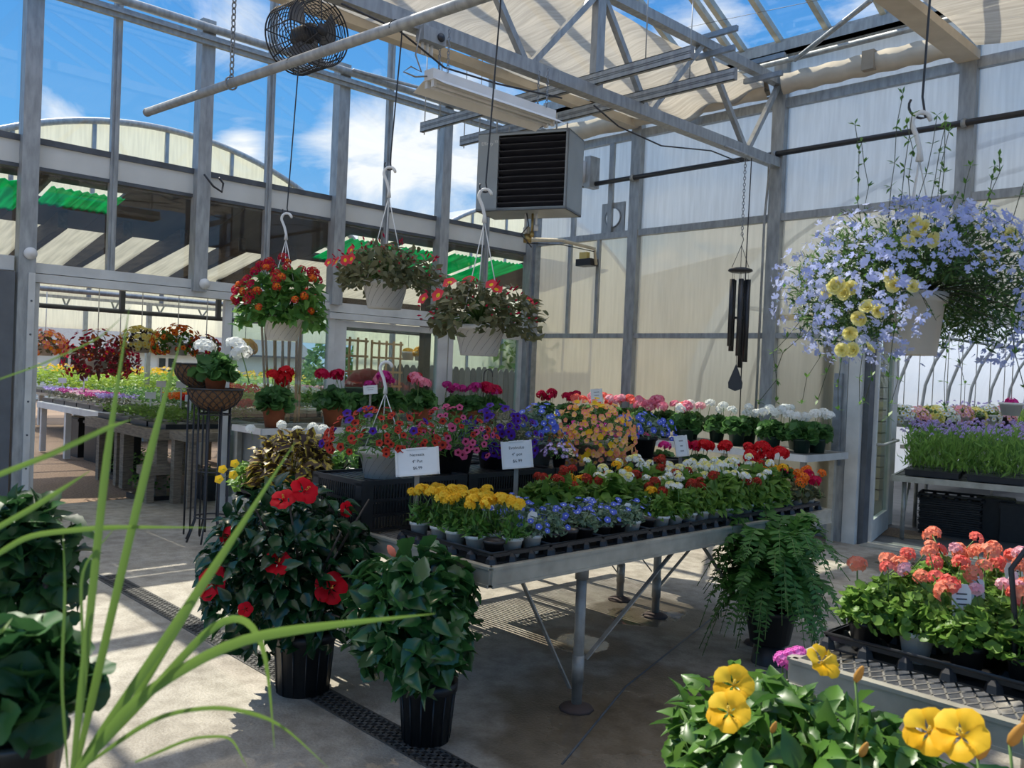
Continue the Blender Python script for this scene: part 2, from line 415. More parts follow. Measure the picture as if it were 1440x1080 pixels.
def rim_swirl(parent):
    """moulded slanting grooves on the side of a white basket pot"""
    def f():
        b = MB()
        for j in range(16):
            a0 = 2 * PI * j / 16; pts = []
            for t in np.linspace(0, 1, 5):
                rr = .0925 + (.1262 - .0925) * .8 * t; a = a0 + t * .75; pts.append((rr * math.cos(a), rr * math.sin(a), .006 + t * .115))
            b.tube(pts, .0009, 4, 0)
        return b.mesh('groove', [greypot])
    link('groove', cached('swirl', f), parent)

# ---------------------------------------------------------------- leaf and petal colours
L_ger = leafy('geranium leaf', (.045, .13, .035), (.10, .24, .055))
L_dark = leafy('hibiscus leaf', (.006, .035, .012), (.016, .07, .02), trans=.12, rough=.26, spec=.55)
L_dark2 = leafy('glossy deep leaf', (.018, .075, .02), (.05, .16, .035), trans=.22, rough=.26, spec=.6)
L_mid = leafy('mid green leaf', (.05, .16, .025), (.12, .27, .04), trans=.35)
L_lime = leafy('lime leaf', (.20, .36, .03), (.38, .52, .05), trans=.4)
L_fresh = leafy('fresh green leaf', (.12, .26, .04), (.22, .38, .06), trans=.4)
L_olive = leafy('olive leaf', (.09, .11, .045), (.20, .19, .09), trans=.25)
L_grey = leafy('grey green leaf', (.10, .17, .11), (.20, .29, .17), trans=.25)
L_silver = leafy('silver leaf', (.34, .40, .34), (.52, .56, .46), trans=.2)
L_lant = leafy('lantana leaf', (.05, .17, .03), (.14, .30, .05), trans=.35)
L_fern = leafy('fern frond', (.03, .12, .018), (.09, .24, .04), trans=.3, rough=.5)
L_grass = leafy('grass blade', (.085, .18, .022), (.15, .27, .04), trans=.4, rough=.35)
L_red = leafy('burgundy leaf', (.10, .02, .025), (.24, .06, .04), trans=.3)
L_plum = leafy('plum leaf', (.02, .012, .02), (.06, .03, .04), trans=.2)
C_in = leafy('coleus heart', (.05, .025, .025), (.14, .09, .04), trans=.25)
C_edge = leafy('coleus margin', (.42, .32, .04), (.64, .47, .07), trans=.35)
def pet(name, c0, c1=None, t=.35):
    c0 = hexc(c0); c1 = hexc(c1) if c1 else tuple(min(1, q * 1.35 + .01) for q in c0)
    return leafy(name, c0, c1, trans=t, rough=.55, tint=1.1, spec=.2)
F_red = pet('red petal', 'c00d18'); F_crim = pet('crimson petal', 'b00a35', 'c9124a'); F_mag = pet('magenta petal', 'b81d78', 'd23f96')
F_coral = pet('coral petal', 'ea5b55', 'f58a78'); F_pink = pet('pink petal', 'ee7c98', 'f7aabb'); F_lpink = pet('pale pink petal', 'f3a7b8', 'f8ccd2')
F_white = pet('white petal', 'e9ebe6', 'f6f7f3'); F_hib = pet('red hibiscus petal', 'd2041c', 'e41227'); F_hot = pet('hot pink petal', 'd81a86', 'ea4aa6')
F_yel = pet('yellow petal', 'f0b414', 'f8cf3a'); F_ora = pet('orange petal', 'ea6a1c', 'f08a2c'); F_pale = pet('pale yellow petal', 'ece07c', 'f5efab')
F_lob = pet('lavender blue petal', 'a3b0ea', 'cdd6f8', .45); F_blue = pet('blue petal', '3f56c4', '6d80de'); F_pur = pet('purple petal', '3c1a86', '53289e')
F_peach = pet('peach petal', 'ef9f72', 'f3c38a'); F_salm = pet('salmon petal', 'ef7f62', 'f6a283'); F_brick = pet('brick red petal', 'a82a20', 'c8442c')
F_lav = pet('lavender petal', 'a98cd0', 'c4aee0'); F_mid = pet('rose petal', 'd24878', 'e26a92'); F_gold = pet('golden petal', 'e89a10', 'f2b82a')
T_dark = pet('dark throat', '3a0410', '55081c'); T_yel = pet('yellow throat', 'e8c020'); T_white = pet('white throat', 'eceef4'); T_red = pet('red eye', '8a0a14')
L_stalk = solid('green stalk', (.12, .22, .05), (.07, .14, .03), rough=.6)
STAM = solid('pollen', (.85, .62, .08), rough=.7)

def leaf_part(parent, key, fn, mats, loc=(0, 0, 0), rz=0., sc=1., name='foliage'):
    return link(name, cached(key, lambda: fn().mesh(name, mats)), parent, loc, (0, 0, rz), sc)
def geranium(label, loc, petals, pot, ph, heads=4, seed=0, sc=1., group=None, spread=.15, spots=None, kind='potted_geranium', psc=1.):
    t = thing(kind, label, 'potted plant', loc, 0, group)
    link('pot', pot, t, sc=psc); ph = ph * psc
    v = seed % 5
    leaf_part(t, ('ger', v), lambda: foliage(ROUND, 170, (.175, .175, .18), .09, 100 + v, lo=-.1, fill=.35, stems=14), [L_ger, L_stalk], (0, 0, ph), rng.rand() * 6.28, sc)
    r = np.random.RandomState(seed + 900)
    if not isinstance(petals, (list, tuple)): petals = [petals]
    for k in range(heads):
        a = r.rand() * 6.28; q = spread * math.sqrt(r.rand())
        me = umbel('flower_head', [petals[k % len(petals)], petals[k % len(petals)], L_stalk], R=.038, n=30, fl=.0165, stalk=.16, seed=k % 3)
        p = spots[k] if spots else (q * math.cos(a), q * math.sin(a), ph + (.20 + .09 * r.rand()) * sc)
        link('flower_head', me, t, p, (r.randn() * .2, r.randn() * .2, a), (1.2 + .4 * r.rand()) * sc)
    return t
# ================================================================ THE SETTING
XL, YR = -8.72, 8.70
def floor_material():
    m = D.materials.new('worn concrete'); nt, out = _nt(m); L = nt.links.new
    b = N(nt, 'ShaderNodeBsdfPrincipled'); tc = N(nt, 'ShaderNodeTexCoord')
    n1 = N(nt, 'ShaderNodeTexNoise', Scale=1.1, Detail=8.0); n2 = N(nt, 'ShaderNodeTexNoise', Scale=9.0, Detail=8.0); n3 = N(nt, 'ShaderNodeTexNoise', Scale=70.0, Detail=3.0)
    for n in (n1, n2, n3): L(tc.outputs['Object'], n.inputs['Vector'])
    r1 = ramp(nt, (.30, .265, .215), (.46, .42, .35), .35, .65); L(n1.outputs['Fac'], r1.inputs['Fac'])
    r2 = ramp(nt, (.72, .70, .66), (1.05, 1.04, 1.02), .35, .6); L(n2.outputs['Fac'], r2.inputs['Fac'])
    mul = N(nt, 'ShaderNodeMixRGB', blend_type='MULTIPLY', Fac=1.0); L(r1.outputs['Color'], mul.inputs[1]); L(r2.outputs['Color'], mul.inputs[2])
    r3 = ramp(nt, (.85, .85, .85), (1.05, 1.05, 1.05), .3, .6); L(n3.outputs['Fac'], r3.inputs['Fac'])
    mu2 = N(nt, 'ShaderNodeMixRGB', blend_type='MULTIPLY', Fac=1.0); L(mul.outputs['Color'], mu2.inputs[1]); L(r3.outputs['Color'], mu2.inputs[2])
    # damp floor: irregular wet stains round the bench where the plants are watered
    wet = None
    for (cx, cy, rad) in [(-2.35, 3.3, 1.3), (-3.5, 4.75, .75), (-3.4, 3.9, .5), (-3.0, 8.0, .9), (-1.6, 2.6, 1.5)]:
        d = N(nt, 'ShaderNodeVectorMath', operation='DISTANCE'); d.inputs[1].default_value = (cx, cy, 0); L(tc.outputs['Object'], d.inputs[0])
        mr = N(nt, 'ShaderNodeMapRange'); mr.inputs['From Min'].default_value = rad; mr.inputs['From Max'].default_value = rad * .25; L(d.outputs['Value'], mr.inputs['Value'])
        if wet is None: wet = mr.outputs['Result']
        else:
            mx = N(nt, 'ShaderNodeMath', operation='MAXIMUM'); L(wet, mx.inputs[0]); L(mr.outputs['Result'], mx.inputs[1]); wet = mx.outputs['Value']
    n4 = N(nt, 'ShaderNodeTexNoise', Scale=2.6, Detail=7.0); L(tc.outputs['Object'], n4.inputs['Vector'])
    ad = N(nt, 'ShaderNodeMath', operation='ADD'); L(wet, ad.inputs[0]); L(n4.outputs['Fac'], ad.inputs[1])
    mr = N(nt, 'ShaderNodeMapRange'); mr.inputs['From Min'].default_value = .95; mr.inputs['From Max'].default_value = 1.1; L(ad.outputs['Value'], mr.inputs['Value'])
    mr2 = N(nt, 'ShaderNodeMapRange'); mr2.inputs['From Min'].default_value = 1.36; mr2.inputs['From Max'].default_value = 1.42; L(ad.outputs['Value'], mr2.inputs['Value'])
    dk = N(nt, 'ShaderNodeMixRGB', blend_type='MULTIPLY'); dk.inputs[2].default_value = (.50, .46, .41, 1); L(mr.outputs['Result'], dk.inputs['Fac']); L(mu2.outputs['Color'], dk.inputs[1])
    L(dk.outputs['Color'], b.inputs['Base Color'])
    ro = N(nt, 'ShaderNodeMapRange'); ro.inputs['To Min'].default_value = .62; ro.inputs['To Max'].default_value = .42; L(mr.outputs['Result'], ro.inputs['Value'])
    ro2 = N(nt, 'ShaderNodeMath', operation='SUBTRACT'); L(ro.outputs['Result'], ro2.inputs[0]); s = N(nt, 'ShaderNodeMath', operation='MULTIPLY'); s.inputs[1].default_value = .37; L(mr2.outputs['Result'], s.inputs[0]); L(s.outputs['Value'], ro2.inputs[1])
    L(ro2.outputs['Value'], b.inputs['Roughness'])
    inv = N(nt, 'ShaderNodeMath', operation='SUBTRACT'); inv.inputs[0].default_value = 1; L(mr2.outputs['Result'], inv.inputs[1])
    bp = N(nt, 'ShaderNodeBump', Distance=.004); L(inv.outputs['Value'], bp.inputs['Strength']); L(n3.outputs['Fac'], bp.inputs['Height']); L(bp.outputs['Normal'], b.inputs['Normal'])
    L(b.outputs['BSDF'], out.inputs['Surface']); return m
concrete = floor_material()
gravelm = solid('pea gravel', (.32, .22, .14), (.14, .09, .055), rough=.95, scale=45, bump=1.)
asphalt = solid('grey yard floor', (.17, .165, .155), (.11, .105, .10), rough=.8, scale=6, bump=.2)
struct('floor', MB().bb((-8.86, -5, -.12), (5, 8.95, 0)), concrete, 'worn pale concrete floor slab of the greenhouse', 'floor')
struct('floor_path', MB().bb((-9.9, -3, -.12), (-8.86, 9.5, -.003)), concrete, 'concrete strip outside the glass doors beside the gravel', 'path')
struct('ground', MB().bb((-70, -40, -.3), (40, 70, -.02)), gravelm, 'brown gravel ground outside the greenhouse', 'ground')
struct('floor_hoop_house', MB().bb((-8.5, 8.95, -.12), (4, 40, -.004)), asphalt, 'dark grey floor of the hoop house beyond the open door', 'floor')
# thin crack lines (expansion joints) in the slab
b = MB()
for P in ([at(45, 762, Z=.001), at(100, 790, Z=.001), at(150, 814, Z=.001)],
          [at(1000, 870, Z=.001), at(880, 965, Z=.001), at(790, 1075, Z=.001)]):
    b.tube([np.array(p) for p in P], .006, 4)
struct('floor_joint', b, darkm, 'dark cracks and joints across the concrete floor', 'floor')
# trench drain along x
t = thing('floor_drain', 'long dark slotted drain grate set across the concrete floor', 'drain', (-4.3, 2.28, 0), 0, kind='structure')
obj('channel', MB().bb((-2.2, -.075, .0005), (3.6, .075, .0015)), solid('drain slot shade', (.012, .011, .010), rough=.9), t)  # flat strip: the shade under the grate put into near-black colour
b = MB()
for y in (-.07, -.023, .023, .07): b.bb((-2.2, y - .009, .001), (3.6, y + .009, .004))
for k in range(145): b.bb((-2.2 + k * .04, -.07, .001), (-2.188 + k * .04, .07, .004))
obj('grate', b, solid('cast drain grate', (.10, .095, .085), (.05, .047, .042), rough=.7), t)

# ---- left glazed gable wall
POSTY = [2.25, 3.84, 5.46, 7.0, 8.62]
for k, y in enumerate(POSTY):
    z0 = 0 if k in (0, 4) else 2.28
    b = MB().bb((XL - .02, y - .07, z0), (XL + .12, y + .07, 5.6 if k == 0 else 5.03))
    b.bb((XL + .12, y + .03, z0), (XL + .124, y + .065, z0 + .01))
    struct('wall_left_post', b, steel, f'galvanised steel post of the glazed wall, {ORD[k]} from the charcoal door', 'wall post', 'glazed wall posts')
struct('wall_left_post', MB().bb((XL - .02, .58, 0), (XL + .12, .72, 5.6)), steel, 'galvanised steel post of the glazed wall beyond the charcoal door', 'wall post', 'glazed wall posts')
# corner dark strip
struct('trim_corner', MB().bb((XL + .12, 8.60, 0), (XL + .17, 8.70, 5.0)), steel_d, 'dull steel corner angle where the glazed wall meets the milky wall', 'trim')
for k, y in enumerate([1.45, 2.99, 4.6, 6.16, 7.8]):
    b = MB().bb((XL - .02, y - .035, 2.4), (XL + .04, y + .035, 7.6)); b.bb((XL + .04, y - .012, 2.4), (XL + .06, y + .012, 7.6))
    struct('window_mullion', b, steel, f'slim aluminium mullion between the panes, {ORD[k]} from the near end', 'mullion', 'glazed wall mullions')
b = MB().tube([(XL + .16, -2, 4.93), (XL + .16, 8.6, 4.93)], .042, 10); struct('wall_left_rail', b, steel, 'upper round galvanised rail across the glazed wall', 'rail')
b = MB().bb((XL + .12, -2, 4.76), (XL + .17, 8.6, 4.86)); b.bb((XL + .12, -2, 4.80), (XL + .20, 8.6, 4.82)); struct('wall_left_rail', b, steel, 'lower channel shaped galvanised rail across the glazed wall', 'rail')
struct('beam', MB().bb((XL - .06, -2, 3.27), (XL + .02, 8.62, 3.47)), beamw, 'long pale painted beam across the glazed wall above the shed roof', 'beam')
struct('trim_flashing', MB().bb((XL - .09, -2, 3.471), (XL + .035, 8.62, 3.525)), darkm, 'dark flashing along the top of the pale beam', 'trim')
struct('trim_flashing', MB().bb((XL - .07, -2, 3.235), (XL + .025, 8.62, 3.268)), darkm, 'dark strip along the underside of the pale beam', 'trim')
b = MB().bb((XL - .05, 2.32, 2.31), (XL + .06, 5.4, 2.40)); b.bb((XL - .05, 2.32, 2.225), (XL + .075, 5.4, 2.302))
struct('door_header', b, alu, 'pale aluminium header above the open doorway', 'door header')
b = MB().bb((XL - .05, 5.4, 2.20), (XL + .06, 8.6, 2.31)); b.bb((XL - .05, 5.4, 2.12), (XL + .08, 8.6, 2.19))
struct('door_header', b, alu, 'pale aluminium header above the closed glass doors', 'door header')
# button caps on the posts
for y, z in ((2.27, 2.47), (3.88, 2.36)):
    struct('trim_cap', MB().lathe([(0, 0), (.055, 0), (.055, .02), (.0, .028)], 16), whitep, 'round white cap on the wall post ' + ('by the charcoal door' if y < 3 else 'over the doorway'), 'cap')
    bpy.context.scene.collection.objects[-1].location = (XL + .12, y, z); bpy.context.scene.collection.objects[-1].rotation_euler = (0, PI / 2, 0)
# panes
panes = [(-1.9, .58), (.72, 1.43), (1.47, 2.18), (2.32, 2.96), (3.02, 3.77), (3.91, 4.57), (4.63, 5.39), (5.53, 6.13), (6.19, 6.93), (7.07, 7.77), (7.83, 8.55)]
for k, (y0, y1) in enumerate(panes):
    struct('window_' + str(k + 1), MB().bb((XL - .012, y0, 3.53), (XL - .006, y1, 7.6)), glass, f'clear tall pane above the pale beam, {ORD[k]} from the near end', 'window pane', 'upper panes')
    struct('window_' + str(k + 21), MB().bb((XL - .012, y0, 2.41 if y0 < 5.4 else 2.32), (XL - .006, y1, 3.23)), glass, f'clear low pane under the pale beam, {ORD[k]} from the near end', 'window pane', 'lower panes')
# charcoal door beside the doorway
t = thing('door_1', 'charcoal painted door and frame at the end of the glazed wall', 'door', (XL, 1.5, 0), kind='structure')
b = MB().bb((-.04, .45, 0), (.10, .66, 2.30)); b.bb((-.04, -.8, 2.12), (.098, .45, 2.30)); b.bb((-.04, .36, 0), (.07, .45, 2.12)); obj('frame', b, solid('grey door frame', (.13, .14, .15), rough=.5), t)
obj('panel', MB().bb((-.03, -.8, .02), (.02, .36, 2.12)), darkdoor, t)
struct('trim_door', MB().bb((XL - .05, .66, 2.31), (XL + .06, 2.16, 2.44)), alu, 'pale rail above the charcoal door', 'trim')
# doorway jamb with screws
b = MB().bb((XL + .121, 2.26, 0), (XL + .135, 2.315, 2.3)); b.bb((XL - .05, 2.33, 0), (XL + .05, 2.375, 2.22), 0)
for z in np.arange(.25, 2.3, .3): b.tube([(XL + .135, 2.288, z), (XL + .139, 2.288, z)], .009, 8, 1)
struct('door_jamb', b, [alu, darkm], 'pale screwed jamb of the open doorway', 'door jamb')
def glass_door(n, y0, y1, label, zt, w=.075, bot=.14):
    t = thing('door_' + str(n), label, 'door', (XL, (y0 + y1) / 2, 0), kind='structure'); h = (y1 - y0) / 2
    b = MB().bb((-.03, -h, 0), (.03, -h + w, zt)); b.bb((-.03, h - w, 0), (.03, h, zt)); b.bb((-.028, -h + w, zt - .07), (.028, h - w, zt)); b.bb((-.028, -h + w, 0), (.028, h - w, bot))
    obj('frame', b, alu, t); obj('pane', MB().bb((-.004, -h + w, bot), (.004, h - w, zt - .07)), doorglass, t); return t
glass_door(2, 4.16, 5.5, 'sliding glass door panel next to the open doorway', 2.22)
glass_door(3, 5.5, 7.2, 'wide fixed glass door panel behind the terracotta pots', 2.11, .16)
glass_door(4, 7.22, 8.56, 'last glass door panel beside the corner', 2.11)

# ---- right wall of twin-wall sheet
RX = [-6.88, -4.93, -3.0, -1.05, .9]
for k, x in enumerate(RX):
    struct('wall_right_post', MB().bb((x - .075, YR - .08, 2.3 if x > -3.5 else 0), (x + .075, YR + .04, 5.3)), steel, f'galvanised steel post of the milky wall, {ORD[k]} from the corner', 'wall post', 'milky wall posts')
segs = [(-8.66, -6.96), (-6.8, -5.01), (-4.85, -4.08), (-4.85, -3.08), (-2.92, -1.13), (-.97, .82)]
for k, (x0, x1) in enumerate(segs):
    for z0, z1 in ((.12, .82), (.9, 2.08), (2.14, 3.36), (3.44, 4.62), (4.74, 5.3)):
        if k == 2 and z0 > 1: continue
        if k >= 3 and z0 < 2: continue
        if k == 2 and z0 == .9: z1 = 2.3
        if k >= 3 and z0 == 2.14: z0 = 2.32
        struct('wall_right', MB().bb((x0 - .06, YR, z0 - .04), (x1 + .06, YR + .008, z1 + .04)), poly if z0 > 3 else polyw, f'milky ribbed wall sheet in the {ORD[k]} bay from the corner, {["bottom", "lower", "middle", "upper", "top"][[.12, .9, 2.14, 3.44, 4.74].index(z0 if z0 != 2.32 else 2.14)]} row', 'wall sheet', 'milky wall sheets')
def railx(name, x0, x1, z, h, label, m=steel, y=YR - .03, d=.07): struct(name, MB().bb((x0, y - d / 2, z - h / 2), (x1, y + d / 2, z + h / 2)), m, label, 'rail')
railx('wall_right_rail', -8.6, -4.07, .86, .06, 'galvanised low rail of the milky wall at bench height')
railx('wall_right_rail', -8.6, -4.07, 2.11, .06, 'galvanised rail of the milky wall above the geraniums')
railx('wall_right_rail', -8.6, 2, 3.40, .08, 'galvanised rail of the milky wall at mid height')
railx('wall_right_rail', -8.6, 2, 4.64, .10, 'galvanised rail of the milky wall just under the shade cloth')
railx('wall_right_rail', -8.6, -4.07, .10, .12, 'galvanised bottom rail of the milky wall')
railx('door_header', -3.95, 2, 2.25, .12, 'pale header over the open doorway to the hoop house', alu)
b = MB().bb((-8.6, YR - .1, 5.16), (2, YR + .12, 5.20)); b.bb((-8.6, YR + .09, 5.16), (2, YR + .12, 5.40)); b.bb((-8.6, YR - .1, 5.16), (2, YR - .07, 5.30)); b.bb((-8.6, YR - .02, 5.30), (2, YR + .01, 5.36))
struct('roof_gutter', b, steel, 'galvanised gutter along the eave above the milky wall', 'gutter')
struct('roof_tie', MB().tube([(-5.6, YR - .16, 5.06), (2, YR - .16, 5.08)], .03, 10), steel, 'round galvanised tie bar below the gutter', 'tie bar')
for x, a in ((-7.95, 'left of'), (-7.45, 'below')):
    struct('wall_right_stud', MB().bb((x - .025, YR - .06, 2.14), (x + .025, YR - .02, 3.36)), steel, 'slim steel stud on the milky wall ' + ('near the corner' if x < -7.6 else 'under the black thermostat'), 'stud')
struct('wall_right_stud', MB().bb((-7.32, YR - .06, 3.44), (-7.25, YR - .02, 4.62)), steel, 'slim steel stud on the milky wall behind the heater', 'stud')
struct('wall_right_stud', MB().bb((-7.95, YR - .06, 3.44), (-7.88, YR - .02, 4.62)), steel, 'slim steel stud on the milky wall below the heater', 'stud')
struct('wall_right_stud', MB().bb((-4.5, YR - .06, .12), (-4.44, YR - .02, .86)), steel, 'short stud under the low rail of the milky wall', 'stud')
struct('wall_right_stud', MB().bb((-4.34, YR + .02, 0), (-4.2, YR + .06, 2.25)), steel_d, 'dull steel stud seen through the sheet by the door', 'stud')
# doorway to the hoop house
b = MB().bb((-4.1, YR - .1, 0), (-4.0, YR + .04, 2.3)); struct('door_jamb', b, steel, 'galvanised jamb of the doorway to the hoop house', 'door jamb')
b = MB().bb((-3.995, YR - .1, 0), (-3.86, YR + .06, 2.3)); b.bb((-3.855, YR - .04, 0), (-3.80, YR + .08, 2.3), 1); struct('door_jamb', b, [alu, darkm], 'pale door post beside the opened door leaf', 'door jamb')
struct('door_track', MB().bb((-4.125, YR - .145, .78), (-4.045, YR - .105, 1.72)), steel_d, 'grey flat bar bolted to the galvanised jamb', 'bar')
t = thing('door_5', 'pale framed glass door leaf standing open to the hoop house', 'door', (-3.80, 8.80, .01), math.atan2(1.06, -.27), kind='structure')
w = 1.1; b = MB().bb((0, -.025, 0), (.09, .025, 2.2)); b.bb((w - .09, -.025, 0), (w, .025, 2.2)); b.bb((.09, -.023, 2.09), (w - .09, .023, 2.2)); b.bb((.09, -.023, 0), (w - .09, .023, .22))
obj('frame', b, alu, t); obj('pane', MB().bb((.09, -.004, .22), (w - .09, .004, 2.09)), doorglass, t)
b = MB().tube([(.06, -.025, 1.0), (.06, -.09, 1.0), (w - .02, -.09, 1.0), (w - .02, -.025, 1.0)], .016, 8); obj('push_bar', b, alu_m, t)
struct('door_sill', MB().bb((-3.8, YR - .12, 0), (1, YR + .22, .015)), alu_m, 'worn metal threshold of the doorway to the hoop house', 'threshold')

# ---- roof
S = .45
def roofz(y): return 5.36 + S * (YR - y)
barx = [-8.1, -7.5, -6.9, -6.2, -5.6, -5.45, -5.0, -4.45, -3.85, -3.3, -2.7, -2.1, -1.5, -.9, -.3]
for k, x in enumerate(barx):
    struct('roof_bar', MB().bar((x, YR + .1, roofz(YR + .1)), (x, 4.2, roofz(4.2)), .06, .07), alu_m, f'sloping roof glazing bar, {ORD[k]} from the glazed gable', 'glazing bar', 'roof glazing bars')
struct('roof_glass', MB().bar((-3.2, YR + .1, roofz(YR + .1) + .05), (-3.2, 4.2, roofz(4.2) + .05), 11., .006), glass, 'clear sloping roof glazing over the open bay', 'roof glass')
struct('roof_ridge', MB().bb((-8.7, 4.1, roofz(4.2)), (2, 4.3, roofz(4.2) + .12)), steel, 'galvanised ridge of the glass roof', 'ridge')
struct('roof_brace', MB().tube([at(1118, 84, Y=8.5), at(1225, 0, Y=7.6)], .025, 8), steel, 'slanting round wind brace under the roof glass', 'brace')
struct('roof_brace', MB().tube([(XL + .2, 5.5, 4.95), (XL + .3, 7.4, 5.0 + .0)], .02, 8), steel, 'thin round brace behind the third glazed wall post', 'brace')
struct('roof_wire', MB().tube([at(935, 45, Y=8.0), at(1440, -60, Y=8.0)], .003, 5), darkm, 'thin wire strung below the roof glass', 'wire')

# ---- lattice trusses
def truss(x, y0, label, extra=True):
    t = thing('roof_truss', label, 'truss', (x, 0, 3.94), kind='structure')
    b = MB().bb((-.05, y0, 0), (.05, 8.66, .10)); obj('bottom_chord', b, steel, t)
    obj('top_chord', MB().bb((-.045, y0, .88), (.045, 8.66, .97)), steel, t)
    bots = [8.0, 6.33, 4.78, 3.23, 1.68, .13]; tops = [8.62, 7.14, 5.6, 4.05, 2.5, .95]
    for i in range(6):
        obj('web', MB().bar((0, bots[i] + .03, .08), (0, tops[i] - .02, .9), .05, .05), steel, t)
        if i + 1 < 6: obj('web', MB().bar((0, bots[i] - .03, .08), (0, tops[i + 1] + .04, .9), .05, .05), steel, t)
    for y in (5.6, 2.5): obj('web', MB().bb((-.035, y - .05, .1), (.035, y + .05, .9)), steel, t)
    return t
truss(-4.93, -2, 'galvanised lattice truss carrying the heater and tube light')
for k, y in enumerate((7.2, 8.1)):
    for dz, dx in ((.98, .12), (.83, .10)):
        b = MB().bb((-.22, -.02, 0), (.22, .02, .05)); o = struct('roof_clamp', b, steel_d, f'short steel clamp bar {"over" if dz > .9 else "under"} the truss top chord, {ORD[k]} pair', 'clamp')
        o.location = (-4.93 + dx, y, 3.94 + dz - (.03 if dz < .9 else 0))

# ---- shade cloth
def sheet(x0, x1, y0, y1, z, amp, seed, nx=46, ny=120, edge=0.):
    r = np.random.RandomState(seed); b = MB(); V = []; F = []
    ph = r.rand(6) * 6
    for j in range(ny):
        for i in range(nx):
            u = i / (nx - 1); v = j / (ny - 1); y = y0 + (y1 - y0) * v
            s = math.sin(u * PI)
            zz = z - amp * s * (abs(math.sin(y * 2.1 + .6 * math.sin(u * 5 + ph[0]) + ph[1])) + .5 * math.sin(y * 5.3 + u * 2 + ph[2]) * .5) - .02 * math.sin(u * 19 + y * 3)
            zz -= edge * max(0, v - .9) * 10 * s * (.6 + .4 * math.sin(u * 17))
            V.append((x0 + (x1 - x0) * u, y, zz))
    for j in range(ny - 1):
        for i in range(nx - 1): F.append((j * nx + i, j * nx + i + 1, (j + 1) * nx + i + 1, (j + 1) * nx + i))
    return b.add(V, F, 0, True)
t = thing('hanging_shade_cloth', 'beige woven shade cloth drawn flat above the heater', 'shade cloth', (0, 0, 0))
obj('cloth', sheet(-6.85, -5.02, -3, 8.58, 4.80, .09, 1, edge=.12), cloth, t)
obj('hem', MB().bb((-6.96, -3, 4.70), (-6.84, 8.6, 4.80)), hemm, t)
t = thing('hanging_shade_cloth', 'beige woven shade cloth bunched above the lobelia basket', 'shade cloth', (0, 0, 0))
obj('cloth', sheet(-2.9, 1.5, -3, 8.5, 4.76, .12, 5, nx=60), cloth, t)
obj('hem', MB().bb((-3.10, -3, 4.66), (-2.90, 8.62, 4.74)), hemm, t)
t = thing('hanging_shade_cloth', 'rolled strip of beige cloth along the eave of the milky wall', 'shade cloth', (0, 0, 0))
b = MB(); ny = 30; V = []; F = []
prof = [(0, .0), (.05, .10), (.13, .14), (.10, .02), (.04, -.05), (0, .0)]
for i in range(ny):
    x = -4.85 + (4.85 - 3.12) * i / (ny - 1)
    for k, (dy, dz) in enumerate(prof): V.append((x, YR - .1 - dy, 4.76 + dz + .008 * math.sin(i * 1.3 + k)))
for i in range(ny - 1):
    for k in range(5): F.append((i * 6 + k, i * 6 + k + 1, (i + 1) * 6 + k + 1, (i + 1) * 6 + k))
obj('roll', b.add(V, F, 0, True), hemm, t)
obj('strap', MB().bb((-3.95, YR - .245, 4.74), (-3.83, YR - .09, 4.93)), solid('cloth strap', (.36, .30, .22), rough=.9), t)
t = thing('hanging_shade_cloth', 'rolled strip of beige cloth at the eave behind the heater', 'shade cloth', (0, 0, 0))
b = MB(); V = []; F = []
for i in range(ny):
    x = -8.5 + (8.5 - 5.02) * i / (ny - 1)
    for k, (dy, dz) in enumerate(prof): V.append((x, YR - .1 - dy * 1.4, 4.74 + dz + .01 * math.sin(i * 1.1 + k)))
for i in range(ny - 1):
    for k in range(5): F.append((i * 6 + k, i * 6 + k + 1, (i + 1) * 6 + k + 1, (i + 1) * 6 + k))
obj('roll', b.add(V, F, 0, True), hemm, t)

# ================================================================ BEYOND THE GLAZED WALL
# lean-to shed roof
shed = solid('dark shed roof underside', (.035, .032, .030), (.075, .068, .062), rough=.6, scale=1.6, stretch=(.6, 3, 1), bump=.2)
def shz(x): return 3.20 - .2 * (-8.8 - x)
def shed_piece(x0, x1, y0, y1, dz=0.):
    V = [(x, y, shz(x) + dz + e) for e in (0, .03) for x in (x0, x1) for y in (y0, y1)]
    return MB().add(V, [(0, 1, 3, 2), (4, 6, 7, 5), (0, 4, 5, 1), (2, 3, 7, 6), (0, 2, 6, 4), (1, 5, 7, 3)])
greens = [(-9.35, -8.82, 1.6, 2.42), (-9.1, -8.82, 2.52, 3.1), (-9.75, -9.4, 1.4, 2.5), (-9.55, -8.85, 5.95, 6.75), (-10.15, -9.65, 6.5, 7.3), (-9.9, -9.0, 7.5, 8.4), (-10.9, -10.1, 8.2, 9.2)]
greens = [(-9.75, -8.95, 1.5, 2.4), (-9.45, -8.95, 2.52, 3.2), (-9.95, -9.05, 5.9, 6.6), (-9.95, -9.05, 6.72, 7.35), (-9.95, -9.0, 7.5, 8.1), (-10.1, -9.0, 8.2, 8.9)]
yb = sorted({-2., 10.5, 4.4} | {g[2] for g in greens} | {g[3] for g in greens}); n_ = 0
for k in range(len(yb) - 1):
    cuts = sorted(g for g in greens if g[2] <= yb[k] + .001 and g[3] >= yb[k + 1] - .001); xs = [-10.2]
    for g in cuts: xs += [g[0], g[1]]
    xs.append(-8.82)
    for i in range(0, len(xs), 2):
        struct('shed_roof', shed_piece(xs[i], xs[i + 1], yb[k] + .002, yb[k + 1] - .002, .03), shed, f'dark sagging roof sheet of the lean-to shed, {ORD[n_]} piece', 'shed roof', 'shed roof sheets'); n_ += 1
struct('shed_roof', shed_piece(-12.0, -10.21, -2, 10.5, .06), sunblock, 'cream translucent sheet added over the outer shed rafters against direct sun', 'shed roof')  # sheet added to keep direct sun off the floor by the doors
